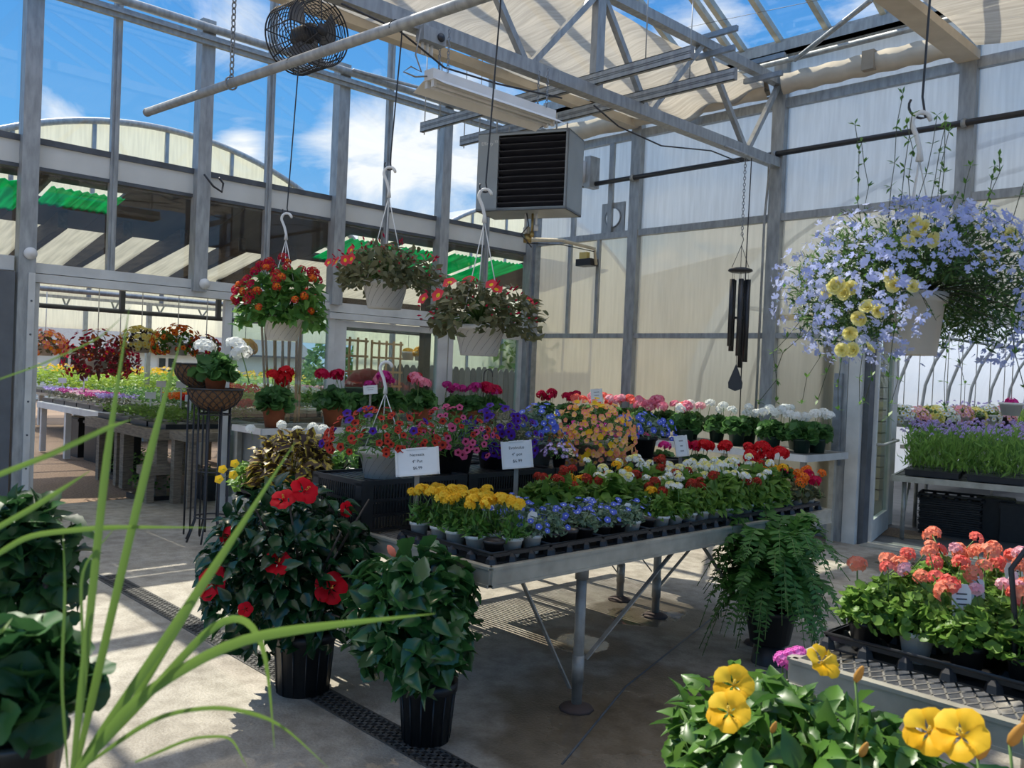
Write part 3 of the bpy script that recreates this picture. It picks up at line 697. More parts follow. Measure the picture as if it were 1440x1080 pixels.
for k, (x0, x1, y0, y1) in enumerate(greens):
    b = MB(); V = []; F = []; n = 28
    for i in range(n):
        y = y0 + (y1 - y0) * i / (n - 1); dz = .012 * math.sin(i * 2.1)
        V += [(x0, y, shz(x0) - .02 + dz), (x1, y, shz(x1) - .02 + dz), (x0, y, shz(x0) - .016 + dz), (x1, y, shz(x1) - .016 + dz)]
    for i in range(n - 1):
        a = i * 4; F += [(a, a + 1, a + 5, a + 4), (a + 2, a + 6, a + 7, a + 3)]
    struct('shed_roof_skylight', b.add(V, F, 0, True), greenfg, f'corrugated green skylight sheet under the shed roof, {ORD[k]} from the near end', 'skylight sheet', 'green skylight sheets')
for k, y in enumerate((2.2, 2.85, 3.5, 4.12, 4.82, 5.5)):
    struct('shed_rafter', MB().bar((-9.7, y, shz(-9.7) - .06), (-11.7, y, 2.66), .09, .17), woodd, f'old timber rafter of the lean-to shed, {ORD[k]} from the near end', 'rafter', 'shed rafters')
struct('shed_beam', MB().bb((-11.75, -2, 2.50), (-11.62, 9, 2.64)), woodd, 'dark eave beam of the lean-to shed', 'beam')
struct('shed_rail', MB().tube([(-11.6, -1, 2.16), (-11.6, 9, 2.16)], .028, 8), darkm, 'dark pipe hanging below the shed eave', 'pipe')
for k, y in enumerate((2.85, 4.15, 5.45, 6.8)): struct('shed_hanger', MB().bb((-11.63, y - .03, 2.16), (-11.57, y + .03, 2.9)), darkm, f'short dark post holding the shed pipe, {ORD[k]} from the near end', 'post', 'shed pipe hangers')
# plant house with arched gable
def arch(name, x, yc, R, zt, z0, half, label):
    b = MB(); n = 28; V = []; F = []
    for i in range(n + 1):
        y = yc - half + 2 * half * i / n; z = zt - R + math.sqrt(R * R - (y - yc) ** 2)
        V += [(x, y, z0), (x, y, z), (x + .02, y, z0), (x + .02, y, z)]
    for i in range(n):
        a = i * 4; F += [(a, a + 1, a + 5, a + 4), (a + 2, a + 6, a + 7, a + 3)]
    t = thing(name, label, 'greenhouse', (0, 0, 0), kind='structure')
    obj('gable_sheet', b.add(V, F), polyc, t)
    rim = [(x + .06, yc - half + 2 * half * i / n, zt - R + math.sqrt(R * R - (-half + 2 * half * i / n) ** 2)) for i in range(n + 1)]
    obj('rim', MB().tube(rim, .05, 8), steel, t)
    for k in range(-2, 3): obj('gable_stud', MB().bb((x + .021, yc + k * 1.1 - .03, z0), (x + .06, yc + k * 1.1 + .03, zt - R + math.sqrt(R * R - (k * 1.1) ** 2) - .03)), steel, t)
    roof = MB(); V = []; F = []
    for i in range(n + 1):
        y = rim[i][1]; z = rim[i][2]; V += [(x, y, z + .02), (x - 14, y, z + .02)]
    for i in range(n): F.append((2 * i, 2 * i + 2, 2 * i + 3, 2 * i + 1))
    obj('roof_film', roof.add(V, F, 0, True), film2, t); return t
arch('plant_house', -14, 5.6, 5.6, 5.22, 2.45, 3.6, 'arched greenhouse with cream gable beyond the shed')
arch('plant_house', -15.5, 15.6, 5.6, 5.75, 1.0, 3.9, 'second arched greenhouse with cream gable further along')
struct('wall_plant_house', MB().bb((-25, 2, 2.25), (-24.9, 26, 5.2)), polyc, 'cream sheet wall at the far end of the plant house', 'wall')
struct('wall_plant_house', MB().bb((-14.02, 9.3, .0), (-13.98, 11.7, 4.2)), polyc, 'cream sheet wall between the two arched greenhouses', 'wall')
for k, x in enumerate((-13.2, -16.5, -20)):   # lattice frames
    t = thing('lattice_frame', f'pale steel lattice frame of the plant house, {ORD[k]} behind the shed', 'lattice frame', (x, 0, 0), kind='structure')
    obj('chord', MB().bb((-.03, 1, 2.55), (.03, 12, 2.62)), steel, t)
    n = 11; top = lambda y: 3.0 + .9 * math.sin(max(0, min(1, (y - 1) / 9.5)) * PI)
    obj('chord', MB().tube([(0, 1 + i, top(1 + i)) for i in range(n)], .03, 6), steel, t)
    for i in range(n - 1):
        obj('web', MB().tube([(0, 1 + i, 2.58), (0, 1.5 + i, top(1.5 + i))], .02, 6), steel, t); obj('web', MB().tube([(0, 2 + i, 2.58), (0, 1.5 + i, top(1.5 + i))], .02, 6), steel, t)
    for y in (3.1, 6.4, 9.6): obj('leg', MB().bb((-.04, y - .04, 0), (.04, y + .04, 2.6)), steel, t)
for k, z in enumerate((2.45, 2.7)): struct('plant_house_purlin', MB().tube([(-12.8 - k * 2, 1, z), (-12.8 - k * 2, 14, z)], .035, 8), steel, f'pale {["lower", "upper"][k]} purlin across the plant house', 'purlin')
# white house
t = thing('house', 'small white house with grey roof beyond the plants', 'house', (-32, 12, 0))
obj('wall', MB().bb((-3, -5.5, 0), (0, 7, 1.8)), solid('pale blue white siding', (.66, .72, .72), (.60, .66, .66), rough=.7, scale=2), t)
b = MB(); b.add([(.3, -5.8, 1.75), (.3, 7.3, 1.75), (-2.5, 7.3, 3.0), (-2.5, -5.8, 3.0), (.3, -5.8, 1.82), (.3, 7.3, 1.82), (-2.5, 7.3, 3.07), (-2.5, -5.8, 3.07)], [(0, 3, 2, 1), (4, 5, 6, 7), (0, 1, 5, 4), (1, 2, 6, 5), (3, 0, 4, 7)]); obj('roof', b, solid('grey shingles', (.16, .165, .17), (.11, .115, .12), rough=.9, scale=14), t)
for y in (-2.25, 1.1):
    w_ = obj('window', MB().bb((.01, y - .32, .75), (.05, y + .32, 1.6)), alu, t)
    b = MB()
    for dy in (-.17, .17):
        for dz in (.97, 1.38): b.bb((.05, y + dy - .12, dz - .17), (.06, y + dy + .12, dz + .17))
    obj('pane', b, solid('dark window glass', (.04, .05, .055), rough=.15), w_)
# fences
t = thing('wire_fence', 'thin wire fence in front of the white house', 'fence', (-26, 12, 0))
b = MB()
for z in (.35, .7, 1.0): b.tube([(0, -6, z), (0, 8, z)], .012, 5)
obj('wire', b, steel, t)
for k in range(6): obj('post', MB().tube([(0, -6 + k * 2.6, 0), (0, -6 + k * 2.6, 1.08)], .025, 6), steel, t)
t = thing('picket_fence', 'weathered grey dog-eared picket fence seen through the glass doors', 'fence', (-12.6, 0, 0))
r = np.random.RandomState(2)
for k in range(38):
    y = 9.0 + k * .145; h = 1.62 + .05 * r.rand(); b = MB()
    b.add([(0, y, 0), (0, y + .13, 0), (0, y + .13, h - .06), (0, y + .09, h), (0, y + .04, h), (0, y, h - .06), (.02, y, 0), (.02, y + .13, 0), (.02, y + .13, h - .06), (.02, y + .09, h), (.02, y + .04, h), (.02, y, h - .06)],
          [(0, 5, 4, 3, 2, 1), (6, 7, 8, 9, 10, 11)] + [(i, (i + 1) % 6, (i + 1) % 6 + 6, i + 6) for i in range(6)])
    obj('picket', b, solid(f'old grey board {k % 3}', [(.14, .14, .13), (.19, .185, .17), (.11, .11, .105)][k % 3], rough=.9, scale=6, stretch=(1, 8, .6)), t)
obj('rail', MB().bb((-.06, 8.9, 1.1), (-.01, 14.6, 1.2)), woodd, t)
# trellises and stakes
t = thing('stake_bin', 'bundle of fresh pine trellis stakes standing outside the glass door', 'trellis stakes', (-11.3, 6.35, -.02))
obj('bin', MB().bb((-.2, -.3, 0), (.2, .3, .75)), blackp, t)
for k in range(11): obj('stake', MB().bar((r.randn() * .06, -.22 + k * .045, .1), (r.randn() * .1, -.36 + k * .072 + r.randn() * .05, 1.95 + r.rand() * .35), .02, .035), woodn, t)
for k in range(2):
    t = thing('trellis', ['tall pale wooden lattice trellis behind the glass doors', 'pale wooden lattice trellis leaning by the stakes'][k], 'trellis', [(-12.2, 8.75, -.02), (-11.5, 7.55, -.02)][k])
    b = MB()
    for j in range(5): b.bb((0, -.3 + j * .15 - .015, 0), (.025, -.3 + j * .15 + .015, 2.05))
    for j in range(8): b.bb((.025, -.33, .3 + j * .24), (.045, .33, .335 + j * .24))
    obj('lattice', b, woodn, t)
struct('shed_post', MB().bb((-10.9, 6.75, 0), (-10.75, 6.9, 2.9)), steel_d, 'grey shed post outside the glass doors', 'post')
struct('shed_post', MB().bb((-10.9, 8.75, 0), (-10.72, 8.93, 2.9)), steel_d, 'grey shed post outside near the corner', 'post')
struct('shed_post', MB().bb((-10.0, 7.75, 0), (-9.88, 7.87, 2.9)), woodd, 'brown timber post outside the last glass door', 'post')

# ================================================================ BEYOND THE MILKY WALL
siding = solid('beige lap siding', (.62, .53, .42), (.58, .49, .38), rough=.7, scale=2)
t = thing('shop_building', 'beige building with lap siding close behind the milky wall', 'building', (-4.8, 9.9, 0))
b = MB()
for k in range(13): b.bb((-.75, 0 - .004 * (k % 2), .3 + k * .13), (.62, .1, .3 + k * .13 + .118)); 
obj('siding', b, siding, t); obj('wall', MB().bb((-.76, .1, 0), (.62, .4, 1.95)), beamw, t)
struct('wall_outside', MB().bar((-5.6, 10.6, 1.75), (-10.5, 13.4, 1.75), .2, 3.5), solid('cream outbuilding', (.72, .66, .50), rough=.8, scale=1), 'cream outbuilding wall seen dimly through the milky sheets', 'wall')
# hoop house
HX0, HXC, HR = -6.4, -2.1, 4.3
def hoop_pt(a): return (HXC - HR * math.cos(a), 1.2 + 3.0 * math.sin(a))
b = MB(); V = []; F = []; n = 22
for i in range(n + 2):
    x, z = (HX0, 0) if i == 0 else hoop_pt((i - 1) / n * PI)
    V += [(x, 9.2, z), (x, 34, z)]
for i in range(n + 1): F.append((2 * i, 2 * i + 1, 2 * i + 3, 2 * i + 2))
struct('roof_film', b.add(V, F, 0, True), film, 'milky film skin of the hoop house beyond the open door', 'greenhouse film')
struct('wall_hoop_end', MB().bb((HX0, 34, 0), (2.2, 34.05, 4.2)), film, 'milky end wall of the hoop house', 'wall')
for k in range(20):
    y = 9.4 + k * 1.22; pts = [(HX0 + .05, y, 0)] + [(hoop_pt(i / 20 * PI)[0] + .05 * math.cos(i / 20 * PI), y, hoop_pt(i / 20 * PI)[1] - .05 * math.sin(i / 20 * PI)) for i in range(21)]
    struct('hoop_rib', MB().tube(pts, .03, 8), steel, f'round steel rib of the hoop house, {ORD[k]} from the doorway', 'rib', 'hoop house ribs')
for k, a in enumerate((.28, .62)):
    x, z = hoop_pt(a * PI / 2 * 1.1); struct('hoop_purlin', MB().tube([(x + .1, 9.3, z - .08), (x + .1, 33, z - .08)], .028, 8), steel, f'long steel purlin along the hoop house, {["lower", "upper"][k]} one', 'purlin')

# ================================================================ SKY AND SUN
def world():
    w = D.worlds.new('sky'); SC.world = w; w.use_nodes = True; nt = w.node_tree; nt.nodes.clear(); L = nt.links.new
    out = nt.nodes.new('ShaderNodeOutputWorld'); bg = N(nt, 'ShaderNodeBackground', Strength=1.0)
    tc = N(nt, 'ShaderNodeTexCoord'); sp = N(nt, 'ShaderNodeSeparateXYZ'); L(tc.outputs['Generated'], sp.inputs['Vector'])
    st = N(nt, 'ShaderNodeMapRange'); st.inputs['From Min'].default_value = .55; st.inputs['From Max'].default_value = .8; st.inputs['To Min'].default_value = 1.; st.inputs['To Max'].default_value = 2.3; L(sp.outputs['Z'], st.inputs['Value']); L(st.outputs['Result'], bg.inputs['Strength'])  # added fill light: sky high above the view made brighter
    g = nt.nodes.new('ShaderNodeValToRGB'); e = g.color_ramp.elements
    e[0].position = 0; e[0].color = (.44, .62, .82, 1); e[1].position = 1; e[1].color = (.03, .14, .46, 1)
    k = e.new(.22); k.color = (.13, .40, .80, 1); k = e.new(.5); k.color = (.045, .24, .68, 1)
    L(sp.outputs['Z'], g.inputs['Fac'])
    # flat cloud layer: project the view direction on a plane overhead
    zz = N(nt, 'ShaderNodeMath', operation='ADD'); zz.inputs[1].default_value = .22; L(sp.outputs['Z'], zz.inputs[0])
    dv = N(nt, 'ShaderNodeVectorMath', operation='DIVIDE'); cb = N(nt, 'ShaderNodeCombineXYZ')
    for q in 'XYZ': L(zz.outputs['Value'], cb.inputs[q])
    L(tc.outputs['Generated'], dv.inputs[0]); L(cb.outputs['Vector'], dv.inputs[1])
    n1 = N(nt, 'ShaderNodeTexNoise', Scale=2.2, Detail=9.0, Roughness=.58); n1.inputs['Distortion'].default_value = .5
    L(dv.outputs['Vector'], n1.inputs['Vector'])
    acc = None
    def blob(px, py, rad, amt):
        nonlocal acc
        d = at(px, py, dist=1.) - CAMP; d = d / np.linalg.norm(d)
        ds = N(nt, 'ShaderNodeVectorMath', operation='DISTANCE'); ds.inputs[1].default_value = tuple(float(q) for q in d); L(tc.outputs['Generated'], ds.inputs[0])
        mr = N(nt, 'ShaderNodeMapRange'); mr.inputs['From Min'].default_value = rad; mr.inputs['From Max'].default_value = rad * .15; mr.inputs['To Max'].default_value = amt
        L(ds.outputs['Value'], mr.inputs['Value'])
        if acc is None: acc = mr.outputs['Result']
        else:
            a = N(nt, 'ShaderNodeMath', operation='ADD'); L(acc, a.inputs[0]); L(mr.outputs['Result'], a.inputs[1]); acc = a.outputs['Value']
    for q in [(545, 225, .13, .30), (500, 200, .08, .12), (85, 172, .055, .26), (335, 205, .055, .28), (130, 80, .08, .06), (0, 70, .06, .14), (350, 40, .10, .16), (690, 210, .09, .2), (640, 120, .07, .06), (1010, 40, .07, .10), (1200, 250, .35, .30), (1350, 520, .5, .2)]: blob(*q)
    sm = N(nt, 'ShaderNodeMath', operation='ADD'); L(n1.outputs['Fac'], sm.inputs[0]); L(acc, sm.inputs[1])
    hz = N(nt, 'ShaderNodeMapRange'); hz.inputs['From Min'].default_value = .56; hz.inputs['From Max'].default_value = .80; hz.inputs['To Max'].default_value = .22; L(sp.outputs['Z'], hz.inputs['Value'])  # extra cloud added overhead, out of view, to whiten the fill light
    s2 = N(nt, 'ShaderNodeMath', operation='ADD'); L(sm.outputs['Value'], s2.inputs[0]); L(hz.outputs['Result'], s2.inputs[1]); sm = s2
    cr = ramp(nt, (0, 0, 0), (1, 1, 1), .60, .80); L(sm.outputs['Value'], cr.inputs['Fac'])
    mx = N(nt, 'ShaderNodeMixRGB'); mx.inputs[2].default_value = (.93, .95, .98, 1); L(cr.outputs['Color'], mx.inputs['Fac']); L(g.outputs['Color'], mx.inputs[1])
    L(mx.outputs['Color'], bg.inputs['Color']); L(bg.outputs['Background'], out.inputs['Surface'])
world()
sun = D.lights.new('sun', 'SUN'); sun.energy = 6.0; sun.angle = .009; sun.color = (1., .94, .82)
so = link('sun', sun); so.rotation_euler = Vector((-.75, .02, 1)).to_track_quat('Z', 'Y').to_euler()
cam = D.cameras.new('camera'); co = link('camera', cam); cam.sensor_width = 36; cam.lens = FPX / 1440 * 36; cam.clip_start = .05; cam.clip_end = 300
r_, d_, f_ = CM
co.matrix_world = Matrix(((r_[0], -d_[0], -f_[0], 0), (r_[1], -d_[1], -f_[1], 0), (r_[2], -d_[2], -f_[2], CAMH), (0, 0, 0, 1)))
cam.dof.use_dof = True; cam.dof.focus_distance = 5.2; cam.dof.aperture_fstop = 6.5
SC.camera = co
SC.view_settings.view_transform = 'Standard'; SC.view_settings.look = 'None'; SC.view_settings.gamma = 1; SC.view_settings.use_curve_mapping = False; SC.view_settings.exposure = .17
SC.cycles.transparent_max_bounces = 24; SC.cycles.max_bounces = 10; SC.cycles.transmission_bounces = 8; SC.cycles.diffuse_bounces = 5
# ================================================================ OVERHEAD EQUIPMENT
# unit heater
fw = np.array([-.7196, .6942, 0]); yaw = math.atan2(fw[1], fw[0]) - math.radians(22)
hd = np.array([math.cos(yaw), math.sin(yaw), 0]); hr = np.array([hd[1], -hd[0], 0])
hc = np.array([-5.82, 5.62, 3.10]) + hd * .23
t = thing('unit_heater', 'grey gas unit heater with black louvres hung below the truss', 'heater', hc, math.atan2(hr[1], hr[0]))
W, H, DP = .90, .73, .46
b = MB().bb((-W / 2, -DP / 2, 0), (-W / 2 + .21, -DP / 2 + .03, H)); b.bb((-W / 2, -DP / 2 + .03, 0), (-W / 2 + .012, DP / 2, H)); b.bb((W / 2 - .012, -DP / 2, 0), (W / 2, DP / 2, H))
b.bb((-W / 2, -DP / 2, H - .012), (W / 2, DP / 2, H)); b.bb((-W / 2, -DP / 2, 0), (W / 2, DP / 2, .02)); b.bb((-W / 2, DP / 2 - .012, 0), (W / 2, DP / 2, H)); b.bb((-W / 2 + .21, -DP / 2, H - .03), (W / 2, -DP / 2 + .02, H)); b.bb((-W / 2 + .21, -DP / 2, 0), (W / 2, -DP / 2 + .02, .025)); b.bb((W / 2 - .025, -DP / 2, 0), (W / 2, -DP / 2 + .02, H))
obj('casing', b, caseg, t)
obj('inner_back', MB().bb((-W / 2 + .21, -DP / 2 + .10, .03), (W / 2 - .03, -DP / 2 + .11, H - .03)), solid('heater inside', (.006, .006, .010), rough=.7), t)
for k in range(11):
    z = .055 + k * .0605; obj('louvre', MB().bar((-W / 2 + .213, -DP / 2 + .03, z), (W / 2 - .028, -DP / 2 + .03, z), .062, .006, 0, up=(0, .55, 1)), bronze, t)
def text(name, s, size, m, parent, loc, rot, align='CENTER'):
    cu = D.curves.new(name, 'FONT'); cu.body = s; cu.size = size; cu.align_x = align; cu.align_y = 'CENTER'; cu.extrude = .0004; cu.materials.append(m)
    tmp = D.objects.new('tmp', cu); COL.objects.link(tmp); dg = bpy.context.evaluated_depsgraph_get(); me = D.meshes.new_from_object(tmp.evaluated_get(dg)); D.objects.remove(tmp); o = D.objects.new(name, me); COL.objects.link(o); o.parent = parent; o.location = [float(q) for q in loc]; o.rotation_euler = rot; return o
text('lettering', 'Effinity', .045, whitep, t, (-W / 2 + .095, -DP / 2 - .001, H - .10), (PI / 2, 0, 0)); text('lettering', '93', .034, whitep, t, (-W / 2 + .185, -DP / 2 - .001, H - .085), (PI / 2, 0, 0))
for x, h in ((-.02, .16), (.05, .2), (.09, .14)):
    b = MB().tube([(x, -.02, -h), (x, -.02, .01)], .012, 8); b.tube([(x, -.02, -h - .02), (x, -.02, -h + .03)], .022, 8); obj('pipe', b, whitep if x != .05 else brass, t)
obj('wire', MB().tube([(0, -.05, 0), (.03, -.06, -.12), (-.05, -.05, -.2), (.02, -.05, -.27), (.06, -.04, -.32)], .006, 6), blackm, t)
for x in (-.3, .3):
    for y in (-.15, .15): obj('hanger_rod', MB().tube([(x, y, H - .01), (x, y, H + .16)], .008, 6), steel, t)
# channels carrying it
for k, (y, x0, x1) in enumerate(((5.56, -7.28, -3.93), (6.17, -7.36, -3.93))):
    t = thing('heater_channel', f'galvanised steel channel laid across the truss, {["nearer", "farther"][k]} of the two', 'steel channel', (0, y, 4.045))
    b = MB().bb((x0, -.02, 0), (x1, .02, .006)); b.bb((x0, -.02, .094), (x1, .02, .10)); b.bb((x0, .014, 0), (x1, .02, .1)); b.bb((x0, -.02, 0), (x1, -.014, .045)); b.bb((x0, -.02, .055), (x1, -.014, .1)); b.bb((x0, -.02, .04), (x1, -.004, .06))
    obj('channel', b, steel, t); obj('end_cap', MB().bb((x1, -.02, 0), (x1 + .004, .02, .1)), steel_d, t)
    for x in (x0 + .05, x0 + .30): obj('threaded_rod', MB().tube([(x, 0, -.03), (x, 0, .9)], .006, 6), steel, t)
    obj('hanger_wire', MB().tube([(x1 - .45, 0, .1), (x1 - .45, 0, .85)], .005, 6), steel, t)
    o = struct('roof_clamp', MB().bb((-.18, -.02, 0), (.18, .02, .045)), steel, f'small steel clamp bar on the gable rail, {["nearer", "farther"][k]} one', 'clamp'); o.location = (x0 + .2, y, 4.95)
# gas pipe and control box
p0 = hc + np.array([.0, 0, -.18]); P = [p0 + (0, 0, .06), p0 + (0, 0, -.06), np.array(at(790, 338, Y=8.0)), np.array(at(836, 350, Y=8.45)), np.array(at(838, 372, Y=8.55))]
t = thing('gas_pipe', 'cream gas pipe running from the heater to the milky wall', 'pipe', (0, 0, 0)); obj('pipe', MB().tube(P, .022, 8), solid('cream pipe', (.66, .58, .42), rough=.5), t)
obj('valve', MB().tube([P[1] + (0, 0, .05), P[1] - (0, 0, .03)], .04, 10), brass, t); obj('cable', MB().tube([q - np.array((0, 0, .035 + .02 * (i % 2))) for i, q in enumerate(P[1:4])], .006, 6), blackm, t)
c = np.array(at(822, 369, Y=8.5))
t = thing('thermostat', 'small black thermostat box with yellow tag on the milky wall', 'thermostat', c); obj('box', MB().bb((-.12, -.04, -.045), (.13, .12, .045)), blackm, t); obj('plug', MB().bb((-.07, -.03, .045), (.06, .03, .13)), solid('yellow tag', (.62, .48, .15), rough=.6), t)
c = np.array(at(832, 243, Y=8.55))
t = thing('vent_box', 'white metal flue box on the milky wall behind the heater', 'vent box', c); obj('box', MB().bb((-.05, -.09, -.2), (.05, .1, .2)), steel, t); obj('duct', MB().tube([(-.45, -.1, .0), (-.04, -.02, 0)], .16, 16), solid('flue duct', (.62, .64, .66), rough=.4, metal=.4), t)
c = np.array(at(862, 306, Y=YR - .02))
t = thing('wall_vent', 'square metal wall plate with a round opening on the milky wall', 'vent', c)
b = MB(); V = []; F = []
for j in range(32):
    a = 2 * PI * j / 32; q = max(abs(math.cos(a)), abs(math.sin(a))); V += [(.125 * math.cos(a), 0, .125 * math.sin(a)), (.19 * math.cos(a) / q, 0, .19 * math.sin(a) / q), (.125 * math.cos(a), .015, .125 * math.sin(a)), (.19 * math.cos(a) / q, .015, .19 * math.sin(a) / q)]
for j in range(32):
    a, e = 4 * j, 4 * ((j + 1) % 32); F += [(a, a + 1, e + 1, e), (a + 2, e + 2, e + 3, a + 3), (a, e, e + 2, a + 2)]
obj('plate', b.add(V, F), steel, t); obj('ring', MB().tube([(.125 * math.cos(2 * PI * j / 32), -.005, .125 * math.sin(2 * PI * j / 32)) for j in range(32)], .01, 6, closed=True), steel_d, t)
# black pipe along the wall
t = thing('wall_pipe', 'black pipe running level along the milky wall', 'pipe', (0, YR - .12, 4.08)); obj('pipe', MB().tube([(-7.7, 0, 0), (1.5, 0, 0)], .03, 10), blackm, t)
for x in RX[:4]: obj('clip', MB().tube([(x - .02, 0, 0), (x + .02, 0, 0)], .042, 10), steel, t)
# grey conduit from which the baskets hang
c0, c1 = at(207, 158, Z=3.47), at(700, -12, Z=3.47); PY = float((c0[1] + c1[1]) / 2)
t = thing('hanging_pipe', 'round grey steel pipe hung on a chain above the baskets', 'pipe', (0, 0, 0)); obj('pipe', MB().tube([c0, c0 + (c1 - c0) * .5, c0 + (c1 - c0) * 1.3], .031, 12), steel, t)
obj('end_cap', MB().tube([c0 - (c1 - c0) * .002, c0 + (c1 - c0) * .004], .033, 12), steel_d, t)
def pipe_at(px):
    for s in np.linspace(0, 1.3, 400):
        q = c0 + (c1 - c0) * s; v = CM @ (q - CAMP)
        if 720 + FPX * v[0] / v[2] >= px: return q
    return c1
def chain(parent, top, bot, link_=.034, r=.0035):
    n = max(2, int((top[2] - bot[2]) / (link_ * .78)))
    def f():
        b = MB(); b.tube([(.30 * math.cos(a) * link_ , 0, .5 * math.sin(a) * link_ ) for a in np.linspace(0, 2 * PI, 13)[:-1]], r, 5, closed=True); return b.mesh('link', [steel_d])
    for i in range(n): 
        q = top + (bot - top) * (i + .5) / n; link('link', cached(('link', link_, r), f), parent, q, (0, 0, (i % 2) * PI / 2 + .4))
q = pipe_at(324); t = thing('hanging_chain', 'dark steel chain holding up the free end of the grey pipe', 'chain', q); chain(t, np.array((0, 0, .95)), np.array((0, 0, .02)), .05, .005)
obj('loop', MB().tube([(0, .042 * math.cos(a), .042 * math.sin(a)) for a in np.linspace(0, 2 * PI, 15)[:-1]], .006, 6, closed=True), steel_d, t)
# wire hooks
def wire_hook(label, top, bot, hooks=.03):
    t = thing('wire_hook', label, 'hook', (0, 0, 0)); side = np.array([.69, .72, 0])
    pts = [top + side * .035 * math.cos(a) + np.array((0, 0, .035 * math.sin(a))) for a in np.linspace(PI * 1.1, 0, 7)] + [top + side * .036 - (0, 0, .06), bot + side * .0 + (0, 0, hooks * 1.6)] + [bot + side * hooks * (-math.sin(a) * 1. ) * 1.0 + np.array((0, 0, hooks * (1 - math.cos(a)))) * .9 for a in np.linspace(-.3, 2.1, 8)]
    obj('wire', MB().tube(pts, .0042, 6), blackm, t); return t
def swivel_hook(parent, top, rimz, rimr, m=whitep):
    """moulded basket hanger: hook, neck and four cords to the rim"""
    side = np.array([.69, .72, 0]); T = np.array(top, float)
    a_ = np.linspace(-2.2, 1.4, 12); pts = [T + side * .032 * np.cos(a + PI / 2) * -1 + np.array((0, 0, -.034 + .034 * np.sin(a + PI / 2))) for a in a_[::-1]]
    pts += [T + side * -.012 - (0, 0, .085), T - (0, 0, .13), T - (0, 0, .165)]
    obj('hanger_hook', MB().tube(pts, [.006] + [.0085] * (len(pts) - 2) + [.013], 8), m, parent)
    for k in range(3):
        a = 2 * PI * k / 3 + .5; e = np.array((rimr * math.cos(a), rimr * math.sin(a), rimz)); obj('hanger_cord', MB().tube([T - (0, 0, .16), T * .5 + e * .5 - (0, 0, .08), e], .0028, 5), m, parent)
# fluorescent strip light
t = thing('strip_light', 'white fluorescent strip light hung by chains under the truss', 'light fixture', (-4.84, 4.36, 3.60))
b = MB(); V = []; F = []; prof = [(-.17, -.055), (-.06, .0), (.06, 0), (.17, -.055), (.168, -.052), (.06, .006), (-.06, .006), (-.168, -.052)]
for y in (-.62, .62): V += [(x, y, z) for x, z in prof]
for k in range(8): F.append((k, (k + 1) % 8, 8 + (k + 1) % 8, 8 + k))
F += [tuple(range(7, -1, -1)), tuple(range(8, 16))]
obj('reflector', b.add(V, F), whitep, t); obj('housing', MB().bb((-.05, -.62, .006), (.05, .62, .075)), whitep, t)
for x in (-.035, .035):
    obj('tube', MB().tube([(x, -.59, -.03), (x, .59, -.03)], .013, 10), solid('lamp tube', (.78, .78, .76), rough=.3), t)
    for y in (-.6, .6): obj('lampholder', MB().bb((x - .015, y - .012, -.05), (x + .015, y + .012, 0)), whitep, t)
for y in (-.5, .5):
    for x in (-.04, .06): chain(t, np.array((x, y, .37)), np.array((x, y, .07)), .03, .003)
b = MB().tube([(-.02, -.62, .03), (-.02, -.72, .0), (-.05, -.80, .02), (-.02, -.76, .06), (.02, -.70, .03), (0, -.74, .14), (.02, -.72, .32)], .006, 6); obj('power_cord', b, greypot, t)
c = at(607, 52, X=-4.86)
t = thing('junction_box', 'grey electrical box fixed to the truss above the strip light', 'electrical box', c); obj('box', MB().bb((-.05, -.10, -.05), (.04, .10, .05)), steel, t); obj('socket', MB().lathe([(0, 0), (.03, 0), (.03, .01), (0, .012)], 14), blackm, t, (.04, .05, 0), (0, PI / 2, 0))
for k in range(3): obj('plug', MB().tube([(-.02, -.06 + k * .04, -.05), (-.02, -.06 + k * .04, -.13)], .012, 6), whitep, t)
# loose cables on the truss
for k, (pts, lab) in enumerate(([[(480, 5), (560, 42), (625, 95), (700, 118), (790, 138)], 'black cable clipped along the truss above the strip light'], [[(835, 148), (870, 178), (930, 205), (1000, 212), (1040, 228)], 'black cable sagging below the truss beyond the heater'])):
    tag(obj('hanging_cable', MB().tube([at(x, y, X=-4.86 + .02 * k) for x, y in pts], .007, 6), blackm), lab, 'cable')
tag(obj('hanging_cable', MB().tube([at(287, 245, X=XL + .16), at(300, 262, X=XL + .18), at(312, 270, X=XL + .18), at(314, 258, X=XL + .16), at(308, 250, X=XL + .18)], .011, 6), blackm), 'short loop of black cable by the pale beam', 'cable')
# conduit down the milky wall post
tag(obj('conduit', MB().tube([(-4.86, 7.5, 3.93), (-4.86, 8.35, 3.92), (-4.98, 8.56, 3.80), (-5.03, 8.60, 3.4), (-5.03, 8.6, 1.0)], .014, 8), steel), 'thin grey conduit bending down the post behind the wind chime', 'conduit')
# circulation fan
t = thing('circulation_fan', 'caged black circulation fan hung under the roof', 'fan', at(432, 50, dist=6.0)); t.rotation_euler = (0, 0, .07)
R, LN = .235, .30
for k in range(10):
    x = -LN / 2 + LN * k / 9; obj('cage_ring', MB().tube([(x, R * math.cos(a), R * math.sin(a)) for a in np.linspace(0, 2 * PI, 37)[:-1]], .0035 if 0 < k < 9 else .006, 5, closed=True), blackm, t)
for sx in (-1, 1):
    for k in range(1, 10): obj('grille_ring', MB().tube([(sx * (LN / 2 + .02 * (1 - k / 10)), R * k / 10 * math.cos(a), R * k / 10 * math.sin(a)) for a in np.linspace(0, 2 * PI, 33)[:-1]], .003, 4, closed=True), blackm, t)
    for k in range(4):
        a = k * PI / 4; obj('spoke', MB().tube([(sx * LN / 2, -R * math.cos(a), -R * math.sin(a)), (sx * (LN / 2 + .02), 0, 0), (sx * LN / 2, R * math.cos(a), R * math.sin(a))], .0045, 5), blackm, t)
